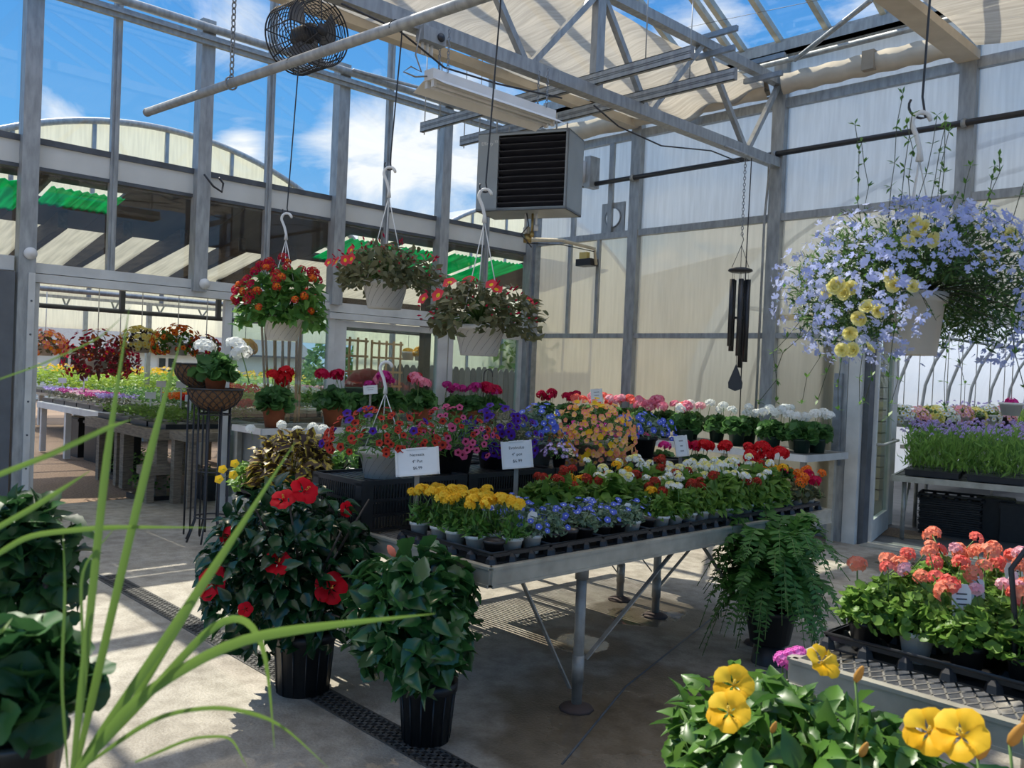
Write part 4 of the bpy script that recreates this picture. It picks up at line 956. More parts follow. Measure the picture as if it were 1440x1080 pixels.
for k in range(12):
    a = 2 * PI * k / 12; obj('cage_bar', MB().tube([(-LN / 2, R * math.cos(a), R * math.sin(a)), (LN / 2, R * math.cos(a), R * math.sin(a))], .004, 5), blackm, t)
obj('motor', MB().tube([(-.13, 0, 0), (-.1, 0, 0), (.06, 0, 0), (.08, 0, 0)], [.05, .075, .075, .05], 14), blackm, t); obj('hub', MB().tube([(LN / 2 + .02, 0, 0), (LN / 2 + .03, 0, 0)], .042, 14), blackm, t)
for k in range(3):
    a0 = 2 * PI * k / 3 + .3; b = MB(); V = []; F = []
    for i in range(5):
        for j in range(5):
            rr = .05 + .165 * i / 4; a = a0 + (j / 4 - .5) * (1.1 + .2 * i / 4); x = .05 + (j / 4 - .5) * .09
            V.append((x, rr * math.cos(a), rr * math.sin(a)))
    for i in range(4):
        for j in range(4): F.append((i * 5 + j, i * 5 + j + 1, i * 5 + j + 6, i * 5 + j + 5))
    obj('blade', b.add(V, F, 0, True), solid('fan blade', (.16, .16, .16), rough=.4), t)
b = MB().bar((0, 0, R), (0, 0, R + .5), .03, .03); b.bar((-.12, 0, R), (.12, 0, R), .03, .01); obj('bracket', b, steel_d, t)
# wind chime
t = thing('wind_chime', 'tall black wind chime hung by a chain from the truss end', 'wind chime', (-4.95, 8.03, 0))
chain(t, np.array((0, 0, 3.93)), np.array((0, 0, 3.12)), .04, .004); obj('hook', MB().tube([(0, 0, 3.14), (.015, .01, 3.08), (0, 0, 3.02)], .004, 5), blackm, t)
for k in range(3):
    a = 2 * PI * k / 3; obj('cord', MB().tube([(0, 0, 3.02), (.1 * math.cos(a), .1 * math.sin(a), 2.78)], .003, 5), blackm, t)
obj('cap', MB().lathe([(0, 0), (.10, 0), (.128, .015), (.12, .035), (.06, .05), (0, .052)], 24), blackm, t, (0, 0, 2.735))
for k, ln in enumerate((.86, .92, .75, .70, .80)):
    a = 2 * PI * k / 5 + .4; obj('chime_tube', MB().tube([(.085 * math.cos(a), .085 * math.sin(a), 2.66 - ln), (.085 * math.cos(a), .085 * math.sin(a), 2.66)], .027, 12), solid('chime tube', (.035, .035, .038), rough=.35, metal=.4), t)
    obj('cord', MB().tube([(.085 * math.cos(a), .085 * math.sin(a), 2.66), (.085 * math.cos(a), .085 * math.sin(a), 2.74)], .002, 4), blackm, t)
obj('striker', MB().lathe([(0, 0), (.05, 0), (.05, .02), (0, .02)], 16), blackm, t, (0, 0, 2.25)); obj('cord', MB().tube([(0, 0, 1.7), (0, 0, 2.74)], .003, 5), blackm, t)
b = MB(); b.add([(0, -.006, .26), (-.075, -.006, .06), (-.07, -.006, 0), (0, -.006, -.03), (.07, -.006, 0), (.075, -.006, .06), (0, .006, .26), (-.075, .006, .06), (-.07, .006, 0), (0, .006, -.03), (.07, .006, 0), (.075, .006, .06)],
      [(0, 5, 4, 3, 2, 1), (6, 7, 8, 9, 10, 11)] + [(i, (i + 1) % 6, (i + 1) % 6 + 6, i + 6) for i in range(6)])
o = obj('wind_sail', b, blackm, t, (0, 0, 1.52), (0, 0, .75))
tag(obj('hanging_cable', MB().tube([(-4.86, 8.0, 3.92), (-4.88, 8.02, 3.0), (-4.93, 8.1, 2.0), (-4.95, 8.15, .95)], .006, 6), blackm), 'thin black cable hanging down beside the wind chime', 'cable')

# ================================================================ THE MAIN BENCH
BX0, BX1, BY0, BY1, BZ = -4.95, -2.64, 2.47, 5.50, .775
meshm = solid('expanded metal', (.30, .29, .26), (.18, .17, .15), rough=.6, metal=.4, scale=18)
def expanded(b, x0, x1, y0, y1, z, step=.035, s=.5):
    n = int((x1 - x0 + (y1 - y0) * s) / step)
    for sg in (1, -1):
        for k in range(n):
            xa = x0 + k * step - ((y1 - y0) * s if sg > 0 else 0); xb = xa + sg * (y1 - y0) * s + (0 if sg > 0 else 0); ya, yb2 = y0, y1
            if sg < 0: xa, xb = x0 + k * step, x0 + k * step - (y1 - y0) * s
            # clip in x
            P = np.array([[xa, ya], [xb, yb2]]); d = P[1] - P[0]; t0, t1 = 0., 1.
            for lo, hi in ((x0, x1),):
                if d[0] != 0:
                    u0, u1 = sorted(((lo - P[0, 0]) / d[0], (hi - P[0, 0]) / d[0])); t0, t1 = max(t0, u0), min(t1, u1)
            if t1 - t0 > .002: b.bar((*(P[0] + d * t0), z), (*(P[0] + d * t1), z), .006, .003)
    return b
t = thing('plant_bench', 'long metal display bench with slatted mesh top and splayed legs', 'bench', ((BX0 + BX1) / 2, BY0, 0))
ox, oy = (BX0 + BX1) / 2, BY0
b = MB(); x0, x1, y1 = BX0 - ox + .03, BX1 - ox - .03, BY1 - oy - .03
for k in range(int((y1 - .03) / .03)): b.bb((x0, .03 + k * .03, BZ - .014), (x1, .047 + k * .03, BZ - .006))
obj('tabletop', b, meshm, t)
for a, e in (((BX0, BY0), (BX1, BY0)), ((BX1, BY0), (BX1, BY1)), ((BX0, BY1), (BX1, BY1)), ((BX0, BY0), (BX0, BY1))):
    b = MB(); p = np.array([a[0] - ox, a[1] - oy, 0]); q = np.array([e[0] - ox, e[1] - oy, 0]); b.bar(p + (0, 0, BZ - .04), q + (0, 0, BZ - .04), .022, .075); b.bar(p + (0, 0, BZ), q + (0, 0, BZ), .034, .012); b.bar(p + (0, 0, BZ - .076), q + (0, 0, BZ - .076), .034, .012); obj('rim', b, alu_m, t)
for k in range(4):
    y = .4 + k * .75; obj('crossbar', MB().bb((x0, y - .02, BZ - .07), (x1, y + .02, BZ - .03)), alu_m, t)
legm = solid('weathered steel pipe', (.44, .43, .39), (.26, .245, .21), rough=.5, metal=.4, scale=12)
for x, y in ((-2.72, 3.14), (-2.72, 4.80), (-3.47, 4.77), (-3.88, 4.90), (-4.75, 3.14), (-4.75, 4.85)):
    lg = obj('leg', MB().tube([(0, 0, .02), (0, 0, BZ - .08)], .026, 12), legm, t, (x - ox, y - oy, 0))
    obj('sleeve', MB().tube([(0, 0, .13), (0, 0, .26)], .030, 12), legm, lg); obj('collar', MB().tube([(0, 0, BZ - .15), (0, 0, BZ - .08)], .033, 12), legm, lg)
    obj('foot', MB().lathe([(0, 0), (.085, 0), (.08, .012), (.035, .03), (.0, .03)], 10), solid('rusty foot plate', (.09, .06, .05), rough=.8), lg)
for a, e in (((-2.74, 3.11, .10), (-2.74, 2.72, .72)), ((-2.70, 3.17, .24), (-2.72, 3.95, .72)), ((-2.76, 4.78, .14), (-2.72, 4.1, .72)), ((-3.47, 4.8, .2), (-3.3, 5.3, .72)), ((-3.50, 4.75, .3), (-3.75, 4.5, .72)), ((-3.9, 4.88, .2), (-4.2, 4.6, .72))):
    obj('brace', MB().bar(np.array(a) - (ox, oy, 0), np.array(e) - (ox, oy, 0), .022, .008), legm, t)

# ---- black bulb crates in a row
def crate_mesh():
    b = MB(); w, l, h = .46, .68, .245
    for z in (0.005, .075, .15, h - .012): 
        zz = .012 if z < h - .02 else .024
        b.bb((-w / 2, -l / 2, z - .002), (-w / 2 + .012, l / 2, z + zz)); b.bb((w / 2 - .012, -l / 2, z - .002), (w / 2, l / 2, z + zz)); b.bb((-w / 2, -l / 2, z - .002), (w / 2, -l / 2 + .012, z + zz)); b.bb((-w / 2, l / 2 - .012, z - .002), (w / 2, l / 2, z + zz))
    for sx in (-1, 1):
        for sy in (-1, 1): b.bb((sx * w / 2, sy * l / 2, 0), (sx * (w / 2 - .06), sy * (l / 2 - .008), h)); b.bb((sx * w / 2, sy * l / 2, 0), (sx * (w / 2 - .008), sy * (l / 2 - .07), h))
    n = 34
    for k in range(n): y = -l / 2 + .02 + (l - .04) * k / n; b.bb((w / 2 - .007, y, .02), (w / 2 - .002, y + .009, h)); b.bb((-w / 2 + .002, y, .02), (-w / 2 + .007, y + .009, h))
    for k in range(22): x = -w / 2 + .02 + (w - .04) * k / 22; b.bb((x, -l / 2 + .002, .02), (x + .01, -l / 2 + .007, h)); b.bb((x, l / 2 - .007, .02), (x + .01, l / 2 - .002, h))
    b.bb((-w / 2 + .012, -l / 2 + .012, .16), (w / 2 - .012, l / 2 - .012, .166)); b.bb((w / 2 - .008, -l / 2 + .01, .08), (w / 2 - .0065, l / 2 - .01, .14))
    return b.mesh('body', [blackp])
def crate_lid():
    b = MB(); 
    for k in range(16): b.bb((-.215, -.325 + k * .042, 0), (.215, -.325 + k * .042 + .03, .006))
    for x in (-.2, 0, .2): b.bb((x - .015, -.33, -.004), (x + .015, .33, 0))
    return b.mesh('slatted_top', [blackp])
cy = [2.77, 3.46, 4.15, 4.84]
for k, y in enumerate(cy):
    t = thing('plastic_crate', f'black slatted plastic crate on the bench, {["at the end under the white petunia pot", "second along the row under the purple petunias", "third along the row under the peach basket", "farthest in the row under the blue plant"][k]}', 'crate', (-3.77, y, BZ + .001), 0, 'crates in a row on the bench')
    link('body', cached('crate', crate_mesh), t); link('slatted_top', cached('cratelid', crate_lid), t, (0, 0, .239))
CT = BZ + .247
t = thing('plastic_crate', 'black slatted plastic crate on its own at the back edge of the bench', 'crate', (-4.3, 4.2, BZ + .001), 0, 'crates in a row on the bench'); link('body', CACHE['crate'], t); link('slatted_top', CACHE['cratelid'], t, (0, 0, .239))
t = thing('plastic_crate', 'black slatted plastic crate behind the white petunia pot', 'crate', (-4.28, 3.4, BZ + .001), 0, 'crates in a row on the bench'); link('body', CACHE['crate'], t); link('slatted_top', CACHE['cratelid'], t, (0, 0, .239))
# ================================================================ PLANTS ON THE MAIN BENCH
def tray_mesh():
    b = MB(); w, l = .64, .362
    b.bb((-w / 2, -l / 2, 0), (w / 2, l / 2, .006)); 
    for (x0, y0, x1, y1) in ((-w / 2, -l / 2, w / 2, -l / 2 + .008), (-w / 2, l / 2 - .008, w / 2, l / 2), (-w / 2, -l / 2, -w / 2 + .008, l / 2), (w / 2 - .008, -l / 2, w / 2, l / 2)): b.bb((x0, y0, .03), (x1, y1, .05))
    b.tube([(-w / 2, -l / 2, .05), (w / 2, -l / 2, .05), (w / 2, l / 2, .05), (-w / 2, l / 2, .05)], .006, 5, closed=True)
    for i in range(6):
        for j in range(4):
            x = -w / 2 + .0075 + i * .125; y = -l / 2 + .004 + j * .118; b.lathe([(.028, 0), (.022, .022), (.010, .036), (.001, .037)], 6, 0, (x, y, .003), False)
    return b.mesh('carry_tray', [blackp])
def plant_tag(parent, z, a, lean=.15, h=.10):
    def f():
        b = MB(); b.add([(-.014, 0, 0), (.014, 0, 0), (.02, 0, .05), (.02, 0, .085), (.012, 0, .1), (-.012, 0, .1), (-.02, 0, .085), (-.02, 0, .05)] + [(-.014, .0012, 0), (.014, .0012, 0), (.02, .0012, .05), (.02, .0012, .085), (.012, .0012, .1), (-.012, .0012, .1), (-.02, .0012, .085), (-.02, .0012, .05)],
              [tuple(range(7, -1, -1)), tuple(range(8, 16))] + [(i, (i + 1) % 8, (i + 1) % 8 + 8, i + 8) for i in range(8)])
        for k in range(3): b.bb((-.011, -.0008, .055 + k * .011), (.011, -.0002, .058 + k * .011), 1)
        return b.mesh('plant_tag', [tagp, ink])
    link('plant_tag', cached('ptag', f), parent, (.03 * math.cos(a), .03 * math.sin(a), z), (-lean, rng.randn() * .12, .76 + rng.randn() * .3), h / .1)
def small_plant(kind, label, loc, flavour, seed, pot, group, tagged=False):
    t = thing(kind, label, 'potted plant', loc, 0, group); link('pot', pot(), t); h = .085; v = seed % 4; r = np.random.RandomState(seed); rz = r.rand() * 6.28
    if flavour == 'nemesia':
        leaf_part(t, ('nem', v), lambda: foliage(LANCE, 110, (.075, .075, .13), .046, 40 + v, lo=0, fill=.2, rise=.7, stems=8), [L_mid, L_stalk], (0, 0, h), rz)
        me = umbel('flower_head', [pet('bright yellow petal', 'f2bc20', 'f8d84a'), F_yel, L_stalk], R=.021, n=16, fl=.0125, stalk=.07, lo=-.1)
        for k in range(6 + v % 2):
            a = r.rand() * 6.28; q = .06 * math.sqrt(r.rand()); link('flower_head', me, t, (q * math.cos(a), q * math.sin(a), h + .125 + .035 * r.rand()), (r.randn() * .25, r.randn() * .25, a), .9 + .4 * r.rand())
    elif flavour == 'evolvulus':
        leaf_part(t, ('evo', v), lambda: foliage(OVATES, 170, (.085, .085, .085), .028, 50 + v, lo=-.15, fill=.3, rise=.4, stems=8), [L_grey, L_stalk], (0, 0, h), rz)
        me = single_flower('flower', DISC, [F_blue, T_white], .0155); p, d = surface_spots(3 + v, (.085, .085, .085), seed, .15, h, 1.08); put(t, 'flower', me, p, d * .6 + np.array([.3, -.3, .4]), .9 + .3 * r.rand(len(p)), seed)
    elif flavour.startswith('lantana'):
        ls = .68 + .62 * r.rand()
        leaf_part(t, ('lan', v), lambda: foliage(OVATES, 120, (.095, .095, .19), .072, 60 + v, lo=-.12, fill=.25, rise=.3, droop=.4, stems=10), [L_lan4, L_stalk], (0, 0, h), rz, ls)
        cs = {'w': [F_white, F_pale], 'y': [F_gold, F_yel], 'r': [pet('rust petal', '7e2418', 'a5402a'), F_brick]}[flavour[-1]]
        me = umbel('flower_head', [cs[0], cs[1], L_stalk], R=.022, n=20, fl=.0105, stalk=.07, lo=-.1, two=True)
        for k in range(1 + v % 3 + (flavour[-1] == 'w')):
            a = r.rand() * 6.28; q = .075 * math.sqrt(r.rand()); link('flower_head', me, t, (q * math.cos(a), q * math.sin(a), h + (.15 + .06 * r.rand()) * ls), (r.randn() * .3, r.randn() * .3, a), 1. + .4 * r.rand())
    elif flavour == 'ivy':
        leaf_part(t, ('ivy', v), lambda: foliage(ROUND, 90, (.11, .11, .12), .045, 70 + v, lo=-.2, fill=.3, stems=10), [L_olive, L_stalk], (0, 0, h), rz)
        me = umbel('flower_head', [F_crim if v % 2 else F_ora, F_crim, L_stalk], R=.028, n=14, fl=.016, stalk=.09)
        for k in range(2): a = r.rand() * 6.28; link('flower_head', me, t, (.12 * math.cos(a), .12 * math.sin(a), h + .08 + .07 * r.rand()), (r.randn() * .4, r.randn() * .4, a), .9 + .4 * r.rand())
    if tagged: plant_tag(t, h - .01, r.rand() * 6.28, .15, .09 + .02 * r.rand())
    return t
L_lan4 = leafy('young lantana leaf', (.09, .20, .03), (.19, .34, .05), trans=.4)
SEAT = ['at the bench edge', 'second from the bench edge', 'third from the bench edge', 'fourth from the bench edge', 'farthest from the bench edge']
seed = 0
for k in range(8):
    yt = 2.69 + k * .366
    t = thing('carry_tray', f'black plastic carry tray of small pots on the bench, {ORD[k]} tray from the near corner', 'tray', (-3.0, yt, BZ + .001), 0, 'carry trays along the bench edge'); link('tray', cached('tray', tray_mesh), t)
    for j in range(3):
        for i in range(5):
            seed += 1; jr = np.random.RandomState(seed * 7); x = -2.745 - i * .125 + jr.randn() * .006; y = yt + (j - 1) * .118 + jr.randn() * .006; rr = np.random.RandomState(seed * 13).rand(); loc = (x, y, BZ + .009)
            where = f'{SEAT[i]}, {ORD[j]} row of the {ORD[k]} tray'
            pos = yt + (j - 1) * .118
            if (k, i, j) in ((0, 0, 0), (1, 0, 1), (3, 0, 0), (2, 1, 0)):
                t = thing('plant_pot', f'empty black pot {where}', 'pot', loc, 0, 'empty pots in the trays'); link('pot', P4K(), t); continue
            if k == 0: fl = 'evolvulus' if (i, j) in ((0, 2), (1, 2), (2, 2)) else 'nemesia'
            elif pos < 3.72: fl = 'evolvulus' if not (k == 3 and i == 2) else 'lantana_y'
            elif k < 7: fl = 'lantana_w' if rr < (.72 if k > 4 else .4) else 'lantana_r' if rr < .86 else 'lantana_y'
            else: fl = 'ivy'
            if fl == 'evolvulus' and k >= 2 and i >= 3: fl = 'lantana_y' if rr > .6 else 'lantana_r'
            nm = {'nemesia': ('potted_nemesia', 'yellow nemesia'), 'evolvulus': ('potted_evolvulus', 'blue flowered plant'), 'lantana_w': ('potted_lantana', 'white lantana'), 'lantana_r': ('potted_lantana', 'red lantana'), 'lantana_y': ('potted_lantana', 'yellow lantana'), 'ivy': ('potted_geranium', 'trailing geranium')}[fl]
            white = fl in ('nemesia', 'ivy') or fl.startswith('lantana') or (k, i, j) in ((0, 0, 2), (2, 0, 2))
            small_plant(nm[0], f'{nm[1]} {where}', loc, fl, seed, P4W if white else P4K, 'small pots in the bench trays', tagged=(fl == 'evolvulus' and rr > .55) or rr > .9)
# geraniums at the far end of the bench, behind the lantanas
for k, (x, y, c, lab) in enumerate([(-3.36, 5.36, F_red, 'bright red'), (-3.62, 5.40, F_crim, 'crimson'), (-3.92, 5.38, F_hot, 'hot pink'), (-2.95, 5.3, F_red, 'deep red'), (-4.2, 5.36, F_mag, 'magenta'), (-3.1, 5.42, F_red, 'scarlet')]):
    geranium(f'{lab} geranium in a dark pot at the far end of the bench', (x, y, BZ + .001), [c], PGRN(), .135, 4, 300 + k, .85, 'geraniums at the bench end')
# ---- mounded baskets on the crates
def basket(kind, label, loc, pot, leafT, leafm, nleaf, size, L, seed, blooms, ph=.15, lo=-.35, stems=16, group=None, hook=None, droop=.25, face=-.75, zo=.0, tagit=False, fill=.4):
    """blooms: list of (mesh, count, name, lowest z, scale, q)"""
    t = thing(kind, label, 'flower basket' if 'basket' in kind else 'potted plant', loc, 0, group); link('pot', pot, t)
    obj('foliage', foliage(leafT, nleaf, size, L, seed, lo=lo, fill=fill, droop=droop, stems=stems, zoff=0), [leafm, L_stalk], t, (0, 0, ph + zo))
    for k, (me, n, nm, l0, s, q) in enumerate(blooms):
        p, d = surface_spots(n, size, seed * 7 + k, l0, ph + zo, q, face, .6); r = np.random.RandomState(seed + k)
        put(t, nm, me, p, d + np.array([.25, -.25, .15]) + .25 * r.randn(n, 3), s * (.8 + .4 * r.rand(n)), seed + k)
    if hook is not None: swivel_hook(t, (0, 0, hook), ph - .01, .122)
    return t
pet_red = single_flower('flower', PETUNIA, [F_brick, T_dark], .021); pet_pur = single_flower('flower', PETUNIA, [F_pur, T_dark], .027); pet_rose = single_flower('flower', PETUNIA, [F_mid, T_dark], .022)
pet_peach = single_flower('flower', PETUNIA, [F_peach, T_yel], .021); pet_salm = single_flower('flower', PETUNIA, [F_salm, T_yel], .020); pet_yel = single_flower('flower', PETUNIA, [F_yel, T_yel], .021); disc_blue = single_flower('flower', DISC, [F_blue, T_white], .017)
pet_lav = single_flower('flower', PETUNIA, [F_lav, T_white], .012)
t = basket('petunia_basket', 'brick red and purple petunias in a white basket pot on the nearest crate', (-3.70, 2.66, CT), PBASK(), NARROW, L_mid, 650, (.33, .33, .20), .05, 11, [(pet_red, 78, 'flower', -.15, 1., 1.02), (pet_pur, 12, 'flower', 0, 1., 1.03)], zo=.02); rim_swirl(t); swivel_hook(t, (0, 0, .60), .14, .12)
basket('petunia_basket', 'rose pink petunias in a dark basket behind the first price sign', (-3.74, 3.16, CT), PBASKK(), NARROW, L_mid, 520, (.27, .27, .20), .05, 12, [(pet_rose, 55, 'flower', -.4, 1., 1.03), (pet_red, 25, 'flower', 0, 1., 1.02)], zo=.02)
basket('petunia_basket', 'deep purple petunias in a dark basket behind the second price sign', (-3.78, 3.55, CT), PBASKK(), NARROW, L_olive, 600, (.27, .25, .20), .05, 13, [(pet_pur, 85, 'flower', -.5, .95, 1.03)], zo=.02)
basket('evolvulus_basket', 'bright blue flowers on grey green foliage in a dull grey pot', (-3.86, 3.95, CT), PBASKG(), OVATES, L_grey, 480, (.20, .20, .20), .038, 14, [(disc_blue, 40, 'flower', -.3, 1.35, 1.05)], zo=.03)
basket('calibrachoa_basket', 'peach and apricot calibrachoa spilling over a grey basket pot', (-3.66, 4.27, CT), PBASKG(), NARROW, L_mid, 700, (.30, .30, .24), .042, 15, [(pet_peach, 150, 'flower', -.8, .95, 1.02), (pet_salm, 95, 'flower', -.7, .95, 1.03), (pet_yel, 50, 'flower', -.8, .95, 1.04)], zo=.03)
basket('evolvulus_basket', 'blue flowered grey green plant in a black pot beside the third sign', (-3.86, 5.02, CT), PBASKK(), OVATES, L_grey, 520, (.25, .25, .13), .036, 16, [(disc_blue, 46, 'flower', -.3, 1.2, 1.05)], zo=.04)
basket('potted_verbena', 'small pale lilac trailing flowers on the crate before the peach basket', (-3.62, 3.92, CT), P4K(), NARROW, L_mid, 160, (.11, .11, .07), .03, 17, [(pet_lav, 34, 'flower', -.1, 1.1, 1.05)], ph=.085)
basket('potted_impatiens', 'hot pink low flowers behind the black pot on the far crate', (-4.1, 4.75, CT), PBASKK(), OVATES, L_mid, 160, (.2, .2, .1), .04, 18, [(single_flower('flower', DISC, [F_hot, T_white], .02), 40, 'flower', .0, 1., 1.05)])
# coleus, pansies
t = thing('potted_coleus', 'large coleus with yellow edged dark leaves in a green pot', 'potted plant', (-4.64, 2.68, BZ + .001))
link('pot', pot_mesh('coleus', .085, .115, .16, brightpot, .012, 24), t); obj('pot_label', MB().bb((-.02, 0, 0), (.02, .002, .035)), tagp, t, (.079, -.079, .08), (0, 0, PI / 4))
obj('foliage', foliage(COLEUS, 420, (.30, .28, .30), .085, 21, lo=-.3, fill=.55, droop=.35, rnd=.4, stems=12), [C_in, C_edge], t, (0, 0, .16))
pans_y = single_flower('flower', PETUNIA, [F_yel, T_yel], .03); pans_w = single_flower('flower', PETUNIA, [F_white, T_yel], .03)
t = thing('carry_tray', 'black tray at the back corner of the bench under the coleus', 'tray', (-4.62, 2.70, BZ + .0005)); t.location = (-4.74, 2.585, BZ + .001); link('tray', CACHE['tray'], t, sc=(.55, .5, 1)) if False else obj('tray', MB().bb((-.2, -.11, 0), (.2, .11, .006)).bb((-.2, -.11, .03), (.2, -.1, .05)).bb((-.2, .1, .03), (.2, .11, .05)).bb((-.2, -.11, .0), (-.19, .11, .05)).bb((.19, -.11, 0), (.2, .11, .05)), blackp, t)
for k, (x, y, fl) in enumerate([(-4.89, 2.53, [(308, 674), (328, 668)]), (-4.86, 2.62, [(330, 652), (313, 660)])]):
    t = thing('potted_pansy', ['yellow pansy with bright leaves at the bench corner tray', 'pale yellow pansy tucked behind the bright one'][k], 'potted plant', (x, y, BZ + .009), 0, 'pansies at the bench corner')
    link('pot', P4K(), t); leaf_part(t, ('pansy', k), lambda: foliage(OVATES, 150, (.15, .14, .13), .055, 80 + k, lo=-.35, fill=.3, stems=6), [L_fresh, L_stalk], (0, 0, .085))
    for px, py in fl:
        q = at(px, py, dist=float((CM @ (np.array((x, y, 1)) - CAMP))[2]) - .1) - np.array((x, y, BZ + .009)); f_o = link('flower', pans_y, t, q, euler_to((.6, -.5, .3))); obj('flower_stalk', MB().tube([(0, 0, .09), q * .5 + (0, 0, .08), q], .002, 5), L_stalk, t)
t = thing('potted_pansy', 'white flowered plant standing behind the coleus', 'potted plant', (-4.62, 3.02, BZ + .001)); link('pot', pot_mesh('wp', .08, .11, .17, blackp, .01, 20), t)
obj('foliage', foliage(OVATES, 130, (.2, .16, .18), .05, 22, lo=0, fill=.3, stems=8), [L_mid, L_stalk], t, (0, 0, .17))
pts = np.array([at(x, y, Y=2.98) for x, y in ((352, 603), (396, 598), (418, 606), (440, 601), (455, 604))]) - np.array((-4.62, 3.02, BZ)); put(t, 'flower', umbel('flower', [F_white, F_white, L_stalk], R=.03, n=18, fl=.018, stalk=.1), pts, np.tile((.3, -.4, .8), (5, 1)), 1., 3)
# ---- price signs
def sign(label, lines, c, w, h, yaw, tilt, base_z, group='price signs'):
    t = thing('price_sign', label, 'price sign', (c[0], c[1], base_z), yaw, group); z = c[2] - base_z
    obj('stake', MB().bb((-.012, .004, 0), (.012, .010, z)), greypot, t)
    b = MB().bb((-w / 2, -.004, -h / 2), (w / 2, .003, h / 2)); e = obj('panel', b, tagp, t, (0, -.002, z), (tilt, -.12, 0))
    b = MB().bb((-w / 2 - .004, -.008, -h / 2 - .004), (-w / 2 + .008, .004, h / 2 + .002)); b.bb((w / 2 - .008, -.008, -h / 2 - .004), (w / 2 + .004, .004, h / 2 + .002)); b.bb((-w / 2, -.008, -h / 2 - .004), (w / 2, .004, -h / 2 + .006)); b.bb((-w * .25, -.008, h / 2 - .006), (w * .25, .004, h / 2 + .002))
    obj('holder', b, whitep, e)
    for k, s in enumerate(lines):
        if not isinstance(s, str): obj('print_line', MB().bb((-w * s / 2, -.0048, h * (.25 - .25 * k) - h * .035), (w * s / 2, -.0042, h * (.25 - .25 * k) + h * .035)), solid('faint print', (.38, .38, .37), rough=.7), e); continue
        text('lettering', s, h * .155, ink, e, (0, -.0046, h * (.25 - .25 * k)), (PI / 2, 0, 0))
    return t
sign('white price card reading Nemesia beside the white petunia pot', ['Nemesia', '4" Pot', '$6.99'], at(587, 649, X=-3.345), .205, .13, .80, -.25, BZ)
sign('white price card reading Evolvulus before the purple petunias', ['Evolvulus', '4" pot', '$6.99'], at(727, 639, X=-3.345), .16, .145, .80, -.25, BZ)
sign('narrow white price card leaning by the black pot', [.34, .22, .3], at(958, 627, X=-3.50), .085, .14, .95, -.2, BZ)

# ================================================================ FLOOR PLANTS ROUND THE BENCH
def near_pts(px, base, back):
    """flower positions: on the camera side of the bush"""
    v = CM @ (np.array(base) - CAMP); return np.array([at(x, y, dist=v[2] - b) for (x, y), b in zip(px, back)])
base = np.array((-3.72, 2.25, 0.))
t = thing('red_hibiscus', 'big dark leaved hibiscus bush with red flowers in a black nursery pot', 'flowering shrub', base)
link('pot', pot_mesh('hib', .125, .15, .30, blackp, .012, 28, 14, .03), t)
obj('foliage', foliage(OVATED, 1300, (.50, .44, .50), .088, 31, lo=-.95, fill=.25, droop=.5, rise=.2, rnd=.5, stems=0), [L_dark], t, (-.03, -.10, .61))
b = MB(); r = np.random.RandomState(4)
for k in range(16):
    a = r.rand() * 6.28; e = np.array((.38 * math.cos(a), .34 * math.sin(a), .45 + .55 * r.rand())); b.tube([(0, 0, .27), e * .4 + (0, 0, .25), e], [.011, .008, .004], 6)
obj('stem', b, woodd, t)
fm = hibiscus_mesh([F_hib, F_hib], 'red'); sm = stamen_mesh([F_hib, STAM], 'red')
px = [(391, 791), (465, 827), (297, 820), (428, 690), (398, 702), (345, 857), (500, 820), (322, 752), (487, 716)]; bk = [.36, .30, .34, .30, .34, .40, .12, .30, .15]; sc = [.065, .078, .085, .07, .06, .035, .03, .05, .04]
for k, (p, s) in enumerate(zip(near_pts(px, base + (0, 0, .66), bk), sc)):
    d = CAMP - p; d /= np.linalg.norm(d); d += np.array([(-.3, .2, .3), (.1, 0, .2), (-.5, -.6, .4), (.2, .5, .6), (-.6, .2, .3), (0, 0, .1), (0, 0, .2), (-.6, -.5, .5), (.3, .6, 0)][k])
    o = link('flower', fm, t, p - base, euler_to(d), s)
    if s > .055: link('stamen', sm, o)
base = np.array((-2.90, 2.37, 0.))
t = thing('green_hibiscus', 'glossy green hibiscus without open flowers in a ribbed black pot', 'shrub', base); link('pot', P3G(), t)
obj('foliage', foliage(OVATED, 640, (.33, .30, .37), .112, 41, lo=-.8, fill=.3, droop=.2, rise=.25, rnd=.75), [L_dark2], t, (.07, -.14, .56))
b = MB()
for k in range(9): a = r.rand() * 6.28; e = np.array((.2 * math.cos(a), .2 * math.sin(a), .45 + .4 * r.rand())); b.tube([(.02 * math.cos(a), .02 * math.sin(a), .23), e * .5 + (0, 0, .2), e], [.009, .007, .004], 6)
obj('stem', b, L_stalk, t)
p = near_pts([(556, 783)], base + (0, 0, .6), [.22])[0] - base; b = MB().lathe([(0, 0), (.012, .01), (.016, .03), (.010, .05), (0, .058)], 10); obj('flower_bud', b, F_salm, t, p, (.4, -.5, 0))
